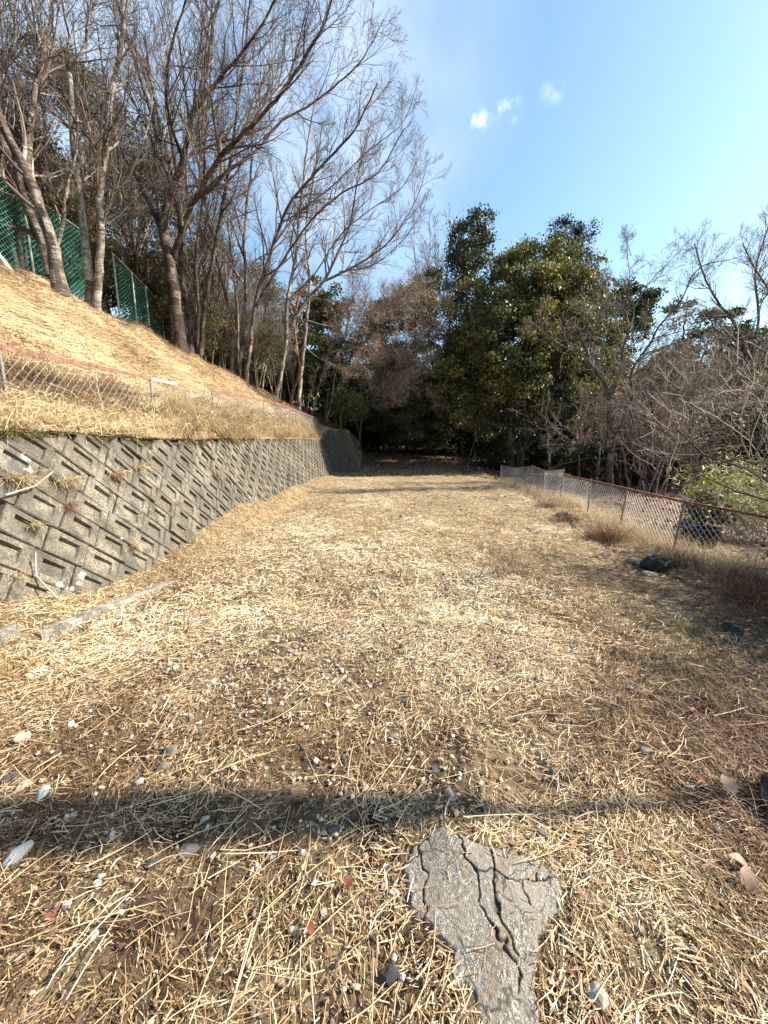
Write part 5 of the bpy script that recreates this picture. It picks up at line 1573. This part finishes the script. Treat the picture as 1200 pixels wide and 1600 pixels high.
# the big evergreen in the middle
c0 = P(805, 728, 24)
zb = float(H(c0[0], 24)) - .1
root = leafy_tree('evergreen_tree', 'big broad golden green evergreen tree in the centre with a dark double trunk', (c0[0], 24, zb),
                  [([(-.25, 0, 0), (-.35, 0, 2), (-.6, 0, 4.5), (-1.4, 0, 8), (-1.8, .2, 11)], [.34, .25, .2, .13, .05]),
                   ([(.2, 0, 0), (.35, 0, 1.6), (.7, .1, 4), (1.2, 0, 8), (1.5, .1, 12)], [.32, .25, .2, .13, .05]),
                   ([(.35, 0, 1.6), (1.3, -.2, 2.8), (2.2, -.4, 4.6), (3, -.5, 7)], [.14, .11, .08, .04]),
                   ([(-.5, 0, 3), (-1.6, -.4, 4.4), (-3, -.6, 6)], [.12, .09, .05])],
                  [(.6, 0, 12.3, 2.0, 1.9, 1.5, 1.1), (-1.0, .1, 11.4, 1.9, 2.0, 1.6, 1.1), (2.2, -.2, 11.3, 1.9, 2.0, 1.6, 1.1), (3.5, 0, 9.9, 1.8, 2, 1.7, 1.1), (-2.5, 0, 9.5, 2.1, 2.2, 1.8, 1.2),
                   (.6, -1.0, 10.2, 2.3, 2.0, 1.8, 1.2), (.8, -1.5, 8.2, 2.4, 2.0, 1.8, 1.3), (-1.4, -1.3, 8.0, 2.3, 2.0, 1.8, 1.2), (2.8, -1.0, 7.8, 2.2, 2, 1.8, 1.2), (-3.7, .2, 7.4, 2.0, 2.2, 1.8, 1.2), (4.6, .2, 8.0, 1.6, 1.7, 1.6, 1.0),
                   (-2.4, -1.2, 6.0, 2.3, 2, 1.6, 1.1), (.2, -1.4, 6.0, 2.3, 2, 1.5, 1.1), (2.2, -1.0, 5.6, 2.2, 2, 1.5, 1.1), (4.4, .2, 6.0, 1.8, 1.7, 1.6, 1.0), (-4.5, .4, 5.4, 1.9, 2, 1.5, 1.1),
                   (-.6, -.8, 4.3, 2.2, 2, 1.1, .8), (-3.2, 0, 4.0, 1.9, 2, 1.0, .7), (5.2, .8, 4.6, 1.4, 1.5, 1.2, .6), (-.2, 1.4, 8.5, 3.6, 2.2, 4, 1.2)],
                  110000, .17, M['leaf_gold'], M['bark_dark'], 300, droop=.5, tuft=8, tuft_r=.17, cl=22)


def conifer_blobs(h, w, n, rg, z0=.25):
    b = []
    for i in range(n):
        t = z0 + (1 - z0) * i / n
        rr = w * (1 - t) ** .7 + .12
        a = rg.uniform(0, 6.28)
        b.append((math.cos(a) * rr * .35, math.sin(a) * rr * .35, h * t, rr, rr, h * .085 + .15, rr * rr + .2))
    return b


def ev(name, label, px, ytop, y, wpx, mat, n, size, seed, kind='broad', group=None, base=None, cat='tree', **kw):
    """evergreen whose top shows at (px, ytop), y metres ahead"""
    top = P(px, ytop, y)
    z0 = float(H(top[0], y)) if top[0] > -1.2 else float(hill_pt(np.array([4.5]), np.array([y]))[0, 2])
    if base is not None: z0 = base
    h = top[2] - z0; w = wpx / 640 * y / 2
    rg = random.Random(seed)
    if kind == 'cone': bl = conifer_blobs(h, w, 16, rg)
    elif kind == 'tower':
        bl = []
        for i in range(14):
            t = .2 + .73 * i / 13; rr = w * (.95 - .32 * t * t)
            bl.append((rg.gauss(0, w * .16), rg.gauss(0, w * .2), h * t, rr * .82, rr * .82, h * .075, 1))
    elif kind == 'col':
        bl = []
        for i in range(11):
            t = .12 + .86 * i / 10; rr = w * (1 - .40 * t * t) * rg.uniform(.8, 1.05)
            bl.append((rg.gauss(0, w * .3), rg.gauss(0, w * .3), h * t - .3, rr * .8, rr * .8, h * .1, rr * rr + .3))
    else:
        bl = []
        for i in range(13):
            t = rg.uniform(.3, .84) if i else .86; env = math.sin(math.pi * min(1, max(.15, t))) ** .5
            a = rg.uniform(0, 6.28); q_ = w * .62 * env * rg.uniform(.3, 1)
            rr = w * rg.uniform(.36, .55)
            bl.append((math.cos(a) * q_, math.sin(a) * q_, h * t, rr, rr, rr * .85, rr * rr))
    return leafy_tree(name, label, (top[0], y, z0 - .1), [([(0, 0, 0), (.1, 0, h * .3), (0, .1, h * .6), (0, 0, h * .9)], [.22, .17, .1, .03])], bl, n, size, mat, M['bark_dark'], seed, cat, group, **kw)


ev('evergreen_tree', 'tall narrow dark evergreen left of the big one, reaching the highest tip', 736, 318, 28, 100, M['leaf_dark'], 30000, .17, 331, 'tower', droop=.3)
ev('conifer_tree', 'dark conifer whose feathery top rises right behind the big evergreen', 893, 340, 30, 92, M['leaf_conifer'], 34000, .20, 302, 'tower', aspect=3, tuft=10, tuft_r=.2)
ev('evergreen_tree', 'olive gold evergreen behind the tips of the overhanging bare limbs', 650, 395, 34, 120, M['leaf_olive'], 22000, .22, 303, 'broad')
ev('evergreen_tree', 'dark evergreen with reddish top right of the conifer behind the scrub', 990, 418, 34, 110, M['leaf_dark'], 16000, .24, 304, 'broad')
ev('evergreen_tree', 'round brownish evergreen in the right background behind the bare crooked tree', 1080, 438, 34, 120, M['leaf_olive'], 18000, .24, 305, 'broad')
ev('evergreen_tree', 'dull evergreen at the far right behind the bare trees', 1175, 470, 32, 140, M['leaf_dark'], 14000, .24, 306, 'broad')
ev('evergreen_tree', 'dark evergreen filling the gap below and behind the big centre tree', 880, 480, 32, 170, M['leaf_dark'], 18000, .24, 307, 'broad')
ev('evergreen_tree', 'dark evergreen behind the brown thicket at the end of the path', 590, 440, 33, 110, M['leaf_dark'], 16000, .24, 308, 'broad')
ev('evergreen_tree', 'low dark evergreen in the hollow between the thicket and the big tree', 700, 500, 30, 120, M['leaf_dark'], 16000, .22, 309, 'broad')
ev('evergreen_tree', 'olive evergreen seen through the twigs above the pale trunks', 500, 420, 34, 120, M['leaf_olive'], 14000, .24, 310, 'broad')
# evergreens on the bank behind the bare trees
for i, (px, yt, y_, w_, mt, lb) in enumerate([
    (20, 60, 17, 190, 'leaf_olive', 'olive evergreen rising behind the leftmost bare trunks'),
    (110, 30, 20, 170, 'leaf_olive', 'tall olive evergreen seen through the twin trunk tree'),
    (200, 150, 19, 170, 'leaf_dark', 'dark evergreen between the twin trunk tree and the large dark tree'),
    (265, 235, 22, 150, 'leaf_olive', 'olive evergreen behind the thick limbs of the large dark tree'),
    (330, 330, 25, 140, 'leaf_dark', 'dark evergreen behind the broom shaped bare tree'),
    (410, 400, 28, 130, 'leaf_olive', 'olive evergreen behind the slender pale trunk'),
    (-60, 120, 15, 200, 'leaf_dark', 'dark evergreen at the left edge above the green fence')]):
    ev('evergreen_tree', lb, px, yt, y_, w_ * .9, M[mt], 26000, .105, 320 + i, 'broad', base=5.0, tuft=10, tuft_r=.2)

# leafy understorey shrubs
BU = 'dark evergreen bushes of the understorey'
LB = 'one of the dark evergreen bushes massed in shade under the trees beyond the path'
ZL = {0: LB, 1: 'one of the taller dark bushes in the row behind the forest edge', 2: 'one of the dark bushes behind the far end of the bank',
      3: 'one of the dark bushes lining the top of the bank behind the green fences', 4: 'one of the low dark bushes between the bare trunks on the bank',
      5: 'one of the dark bushes half hidden in the leafless scrub on the right'}


def bush(name, label, loc, w, h, n, size, mat, seed, group=None, cat='bush', **kw):
    rg = random.Random(seed)
    bl = [(rg.gauss(0, w * .35), rg.gauss(0, w * .3), h * rg.uniform(.25, .75), w * rg.uniform(.3, .5), w * rg.uniform(.3, .5), h * rg.uniform(.22, .34), 1) for _ in range(8)]
    tl = [([(0, 0, -.1), (rg.gauss(0, .1), 0, h * .35), (rg.gauss(0, .25), rg.gauss(0, .2), h * .75)], [.05, .035, .012]) for _ in range(3)]
    return leafy_tree(name, label, loc, tl, bl, n, size, mat, M['bark_dark'], seed, cat, group, **kw)


b1 = bush('evergreen_bush', LB, (0, 0, 0), 2.2, 3.0, 9000, .15, M['leaf_dark'], 400, BU)
b2 = bush('evergreen_bush', LB, (0, 0, 0), 2.4, 3.4, 9000, .15, M['leaf_dark'], 401, BU)
b3 = bush('evergreen_bush', LB, (0, 0, 0), 2.2, 3.0, 15000, .075, M['leaf_olive'], 402, BU, tuft=10, tuft_r=.13)
bs = []
rg = random.Random(8)
for x_ in np.arange(-1, 30, 1.9): bs.append((x_ + rg.gauss(0, .4), 28.5 + rg.gauss(0, .8) + max(0, x_ - 12) * .1, rg.uniform(.8, 1.25), 0))
for x_ in np.arange(-3, 26, 1.9): bs.append((x_ + rg.gauss(0, .5), 31.2 + rg.gauss(0, .6), rg.uniform(1.3, 1.7), 1))
for x_ in np.arange(-2, 40, 2.6): bs.append((x_ + rg.gauss(0, .6), 34 + rg.gauss(0, 1.2), rg.uniform(1.2, 1.9), 1))
for x_ in np.arange(-14, -3, 1.5): bs.append((x_, 27 + rg.gauss(0, 1), rg.uniform(.9, 1.5), 2))
for y_ in np.arange(8, 27, 1.5): bs.append((-10.3 + .12 * (y_ - 8) + rg.gauss(0, .4), y_, rg.uniform(.8, 1.3), 3))
for y_ in np.arange(15.5, 27, 2.3): bs.append((-8.0 + .06 * (y_ - 8) + rg.gauss(0, .3), y_, rg.uniform(.55, .95), 4))
for (x_, y_) in ((11.5, 19.5), (13.5, 18), (15, 20.5), (12.8, 22.5), (16.8, 17.5), (18.5, 20), (20.5, 23), (17.5, 24.5), (22, 21), (15.5, 15.5), (23.5, 26)): bs.append((x_, y_, rg.uniform(.75, 1.15), 5))
for i, (x_, y_, s_, zone) in enumerate(bs):
    if x_ > -2.2: z_ = float(H(x_, y_))
    else:
        pf = hill_pt(np.linspace(0, 7, 80), np.full(80, y_)); z_ = float(np.interp(-x_, -pf[:, 0], pf[:, 2]))
    if zone == 3 and i % 2 and b3 is not None and not b3.get('set'): b3.location = (x_, y_, z_); b3['set'] = 1; b3['label'] = 'small leaved olive bush'; continue
    if i == 0: b1.location = (x_, y_, z_)
    elif i == 1: b2.location = (x_, y_, z_)
    else:
        c_ = copy_thing((b1, b2)[i % 2] if zone not in (3, 4) else b3, (x_, y_, z_ - .1), rg.uniform(0, 6.28), (s_ * rg.uniform(.9, 1.3), s_, s_ * rg.uniform(.85, 1.2)), ZL[zone])
        c_['group'] = ZL[zone].replace('one of the ', '')
b3['label'] = ZL[3]; b3['group'] = ZL[3].replace('one of the ', ''); del b3['set']
for c_ in (b1, b2): c_['group'] = LB.replace('one of the ', '')
for (x_, y_, s_) in ((5.8, 2.35, .5), (6.2, 3.2, .7)):
    c_ = copy_thing(b1, (x_, y_, -.4), x_, (s_, s_, s_), 'leafy bush beyond the right edge of the view shading the near path'); c_['group'] = 'bushes beyond the right edge'
# far wood closing the view
v, q, r = crown(70000, [(x_, 46 + 6 * math.sin(x_ * .3), 5 + 2.0 * math.sin(x_ * .7) + max(0, x_ * .02), 4.2, 4, 5.2, 1) for x_ in np.arange(-16, 78, 3.6)], .42, 500, tuft_r=.5)
o = mesh_np('far_wood', v, q, M['leaf_dark'], rnd=r)
tag(o, 'dark mass of evergreen wood closing the view behind all the trees', 'wood', kind='stuff')

g0 = P(612, 700, 27)
for i, (px, py, y_, w_, h_, lb) in enumerate([(680, 712, 26.6, 1.5, 2.6, 'low glossy leaved bush left of the leaning sapling in the dark hollow'),
                                             (770, 716, 26.4, 1.7, 2.8, 'glossy leaved bush between the leaning sapling and the double trunk'),
                                             (862, 716, 26.6, 2.2, 3.0, 'glossy leaved bush right behind the double trunk of the big evergreen')]):
    a = P(px, py, y_); bush('glossy_bush', lb, (a[0], y_, float(H(a[0], y_))), w_, h_, 3500, .16, M['leaf_glossy'], 410 + i, droop=.1)
a = P(530, 640, 22.8)
bush('green_shrub', 'fresh green leafy shrub on top of the far end of the wall', (a[0] + .1, 22.9, 2.5), 1.5, 3.0, 4200, .13, M['leaf_green'], 420, tuft=16, tuft_r=.3, aspect=2.6)
a = P(640, 650, 25)
bush('green_shrub', 'drooping dull green branch foliage hanging in the hollow above the leaves', (a[0], 25.2, 2.2), 1.4, 2.6, 2600, .14, M['leaf_green'], 421, tuft=20, tuft_r=.3, aspect=3)
a = P(195, 400, 15)
bush('green_shrub', 'yellowish green leafy shrub hanging over the short green fence panel', (-9.1, 15.4, 6.0), 2.0, 2.8, 4200, .12, M['leaf_green'], 422, tuft=14, tuft_r=.2)

# bamboo on the right
root = empty('bamboo_clump', (7.9, 7.6, float(H(7.9, 7.6))), 'yellow green dwarf bamboo clump behind the fence at the right edge', 'bamboo')
rg = random.Random(3); culms = {}
tips = []
bz = float(H(7.9, 7.6))
for i in range(46):
    a = rg.uniform(0, 6.28); l = rg.uniform(.05, .55)
    p0 = (7.9 + rg.gauss(0, .38), 7.6 + rg.gauss(0, .3), bz - .05)
    o_ = {}
    grow(o_, p0, (math.cos(a) * l, math.sin(a) * l, 1), rg.uniform(.9, 1.95), .007, 0, dict(DEF, trop=-.06, wob=.06, maxlev=0, rmin=.003), rg)
    for k_, l_ in o_.items(): culms.setdefault(k_, []).extend(l_); tips += [p for pts, _ in l_ for p in pts[3:]]
out_to_mesh(culms, 'culms', M['leaf_olive'], root)
tp = np.array(tips)
n = 7500; c = tp[rng.integers(0, len(tp), n)] + rng.normal(0, .13, (n, 3))
dd = norm(rng.normal(0, 1, (n, 3)) + np.array([.0, 0, -.15])); w_ = norm(np.cross(dd, rng.normal(0, 1, (n, 3)) + np.array([0, 0, 1])))
L = rng.uniform(.07, .17, n)[:, None]; W = .016
V = np.stack([c, c + dd * L * .35 + w_ * W / 2, c + dd * L, c + dd * L * .35 - w_ * W / 2], 1)
mesh_np('leaves', V.reshape(-1, 3), np.arange(n * 4).reshape(-1, 4), M['bamboo'], root, rnd=rng.uniform(0, 1, n))

# dark shrub with yellow leaves and a dark tub behind the fence
a = P(1095, 790, 7.0)
rb = bush('variegated_shrub', 'small dark shrub with a few bright yellow leaves just behind the rusty rail', (a[0], 7.0, float(H(a[0], 7.0))), .42, .95, 900, .10, M['leaf_dark'], 430, tuft_r=.1)
rg3 = np.random.default_rng(4); n = 46
c = np.array([a[0] - .05, 6.9, .82]) + rg3.normal(0, 1, (n, 3)) * np.array([.14, .1, .11])
dd = norm(rg3.normal(0, 1, (n, 3)) * np.array([1, .4, .6])); w_ = norm(np.cross(dd, np.array([.1, 1., .2])))
L = rg3.uniform(.05, .12, n)[:, None]; W = .045
V = np.stack([c, c + dd * L * .5 + w_ * W / 2, c + dd * L, c + dd * L * .5 - w_ * W / 2], 1)
mesh_np('yellow_leaves', V.reshape(-1, 3), np.arange(n * 4).reshape(-1, 4), M['yellow'], rb, rnd=rg3.uniform(0, 1, n))
a = P(1098, 815, 6.3)
bm = bmesh.new()
rings = []
for (z_, r_) in ((0, .17), (.02, .19), (.30, .22), (.31, .245), (.34, .245), (.345, .225), (.30, .21), (.04, .18)):
    rings.append([bm.verts.new((a[0] + r_ * math.cos(t) * 1.25, 6.3 + r_ * math.sin(t), float(H(a[0], 6.3)) + z_ - .01)) for t in np.linspace(0, 2 * math.pi, 25)[:-1]])
for A, B in zip(rings, rings[1:]):
    for k in range(24): bm.faces.new((A[k], A[(k + 1) % 24], B[(k + 1) % 24], B[k]))
bm.faces.new(rings[0][::-1]); bm.faces.new(rings[-1])
o = bm_obj('plastic_tub', bm, M['plastic'], smooth=True, origin=(a[0], 6.3, float(H(a[0], 6.3))))
tag(o, 'dark blue plastic tub standing behind the wire mesh under the yellow leaved shrub', 'tub')

# ------------------------------------------------------------------ small dead clumps


def clump(name, loc, n, L, spread, mat, label, cat, seed, nrm=(0, 0, 1), group=None, wid=(.003, .006)):
    rg = np.random.default_rng(seed)
    p = np.array(loc) + rg.normal(0, 1, (n, 3)) * np.array([spread, spread, .01])
    V = np.empty((n, 8, 3))
    d = norm(rg.normal(0, 1, (n, 3)) + np.array(nrm) * .9)
    c = p.copy(); w = norm(np.cross(d, rg.normal(0, 1, (n, 3))))
    Ls = rg.uniform(.4, 1, n)[:, None] * L; ww = rg.uniform(*wid, n)[:, None]
    for k in range(4):
        if k:
            d = norm(d + rg.normal(0, .3, (n, 3)) + np.array([0, 0, -.18])); c = c + d * Ls / 3
        V[:, 2 * k] = c - w * ww / 2 * (1 - .25 * k); V[:, 2 * k + 1] = c + w * ww / 2 * (1 - .25 * k)
    i = np.arange(n)[:, None] * 8
    q = np.concatenate([i + np.array([[2 * k, 2 * k + 1, 2 * k + 3, 2 * k + 2]]) for k in range(3)], 1).reshape(-1, 4)
    o = mesh_np(name, V.reshape(-1, 3), q, mat, rnd=np.repeat(rg.uniform(0, 1, n), 3), origin=loc)
    tag(o, label, cat, group)
    return o


def on_wall(px, py):
    a, b, c = ray(px, py)
    best = None
    for y_ in np.linspace(2.4, 20, 900):
        t = y_ / b; z_ = 1.5 + c * t; x_ = a * t
        xw = float(WXB(y_)) - BAT * z_
        if x_ >= xw or best is None: pass
        e = abs(x_ - xw)
        if best is None or e < best[0]: best = (e, (xw, y_, z_))
    return best[1]


GV = 'dead plant tufts clinging to the block wall'
for i, (px, py, n_, L_, sp_, mt, lb) in enumerate([
    (22, 745, 260, .17, .055, 'drygrass', 'tan dead tuft on the wall near the left edge'),
    (98, 748, 300, .17, .055, 'drygrass', 'tan dead tuft right of the first one on the wall'),
    (102, 790, 160, .12, .04, 'redgrass', 'reddish dead tuft under the pair of tan tufts on the wall'),
    (178, 738, 200, .16, .05, 'drygrass', 'drooping dead tuft on the wall below the moss strip'),
    (216, 728, 160, .16, .05, 'drygrass', 'small dead tuft on the wall right under the moss strip'),
    (335, 735, 160, .28, .08, 'drygrass', 'reddish dead vine tuft in the middle of the wall'),
    (48, 818, 90, .12, .03, 'drygrass', 'thin dead weed in a joint of the lower wall'),
    (205, 850, 70, .2, .03, 'drygrass', 'wispy roots hanging from a joint of the lower wall'),
    (20, 897, 70, .10, .03, 'drygrass', 'small dead sprig low on the wall at the left edge')]):
    w_ = on_wall(px, py)
    clump('dead_tuft', (w_[0] + .03, w_[1], w_[2]), n_, L_, sp_, M[mt], lb, 'dead plant', 600 + i, (1, 0, -.3), GV)
# stick leaning on the wall
a = on_wall(46, 862); b_ = on_wall(66, 935)
v, q, t = tubes([[(a[0] + .06, a[1], a[2]), (a[0] + .08, (a[1] + b_[1]) / 2 - .02, (a[2] + b_[2]) / 2), (b_[0] + .12, b_[1], b_[2])]], [[.005, .008, .009]], 6)
tag(mesh_np('stick', v, q, M['whitebark'], smooth=True, origin=a), 'thin pale stick leaning against the lower wall at the left', 'stick')
a = on_wall(45, 768)
v, q, t = tubes([[(a[0] + .05, a[1] - .25, a[2]), (a[0] + .07, a[1], a[2] + .05), (a[0] + .05, a[1] + .22, a[2] + .16)]], [[.007, .009, .005]], 6)
tag(mesh_np('stick', v, q, M['whitebark'], smooth=True, origin=a), 'crooked pale root lying across the two tan tufts on the wall', 'stick')
# fallen branch by the twin trunk
a, b_, c_ = P(158, 490, 10.2), P(178, 502, 10.4), P(208, 512, 10.8)
v, q, t = tubes([[a, b_, c_]], [[.03, .04, .02]], 6)
tag(mesh_np('fallen_branch', v + np.array([0, 0, .03]), q, M['bark_pale'], smooth=True, rnd=np.full(len(q), .7), origin=a), 'short pale fallen branch on the bank right of the twin trunk', 'branch')
# dark dead clumps along the right fence
GF = 'dark brown dead clumps along the right fence'
for i, (px, py, y_, n_, L_, lb) in enumerate([
    (945, 832, 6.3, 1500, .42, 'large dark brown dead grass clump by the fence with a hollow below'),
    (885, 800, 8.0, 800, .34, 'dark dead clump beside the middle of the right fence'),
    (853, 788, 9.6, 600, .34, 'smaller dark dead clump near the far part of the right fence'),
    (1062, 880, 4.85, 1100, .32, 'dark brown dead weeds piled on the boulder by the leaning post'),
    (1150, 905, 4.2, 1300, .36, 'russet tangle of weeds under the fence at the right edge'),
    (1185, 940, 3.6, 1300, .34, 'russet weed tangle nearest the camera at the right edge')]):
    a = P(px, py, y_)
    clump('dead_clump', (a[0], y_, float(H(a[0], y_)) + .02), n_, L_, .15, M['redgrass'], lb, 'dead grass', 620 + i, (0, 0, 1), GF)
GT = 'low tufts of uncut grass on the path'
for i, (px, py, n_, L_, sp_, mt, lb) in enumerate([
    (800, 872, 900, .16, .16, 'drygrass', 'low yellowish grass tuft on the right half of the middle path'),
    (915, 945, 900, .13, .14, 'drygrass', 'matted blond grass tuft in front of the dark boulder'),
    (700, 838, 500, .12, .14, 'drygrass', 'small blond tuft on the middle of the path'),
    (770, 780, 500, .20, .22, 'redgrass', 'brown dead tuft near the far right side of the path'),
    (470, 792, 500, .18, .20, 'drygrass', 'flattened blond tuft near the far foot of the wall')]):
    g0 = G(px, py)
    clump('grass_tuft', (g0[0], g0[1], float(H(g0[0], g0[1])) + .01), n_, L_, sp_, M[mt], lb, 'grass tuft', 660 + i, (0, 0, .7), GT, wid=(.002, .005))
# tall reedy stems at the gap of the bank fence
p = hill_pt(np.array([1.75]), np.array([6.3]))[0]
clump('reed_stems', tuple(p), 60, .55, .05, M['greengrass'], 'greenish upright stems growing through the bank fence where the rail turns pale', 'plant', 640, (0, 0, 3.5), wid=(.008, .016))

for o in scene.objects:
    if 'label' in o and not o['label']: del o['label']
print('objects', len(scene.objects), 'polys', sum(len(o.data.polygons) for o in scene.objects if o.type == 'MESH'))
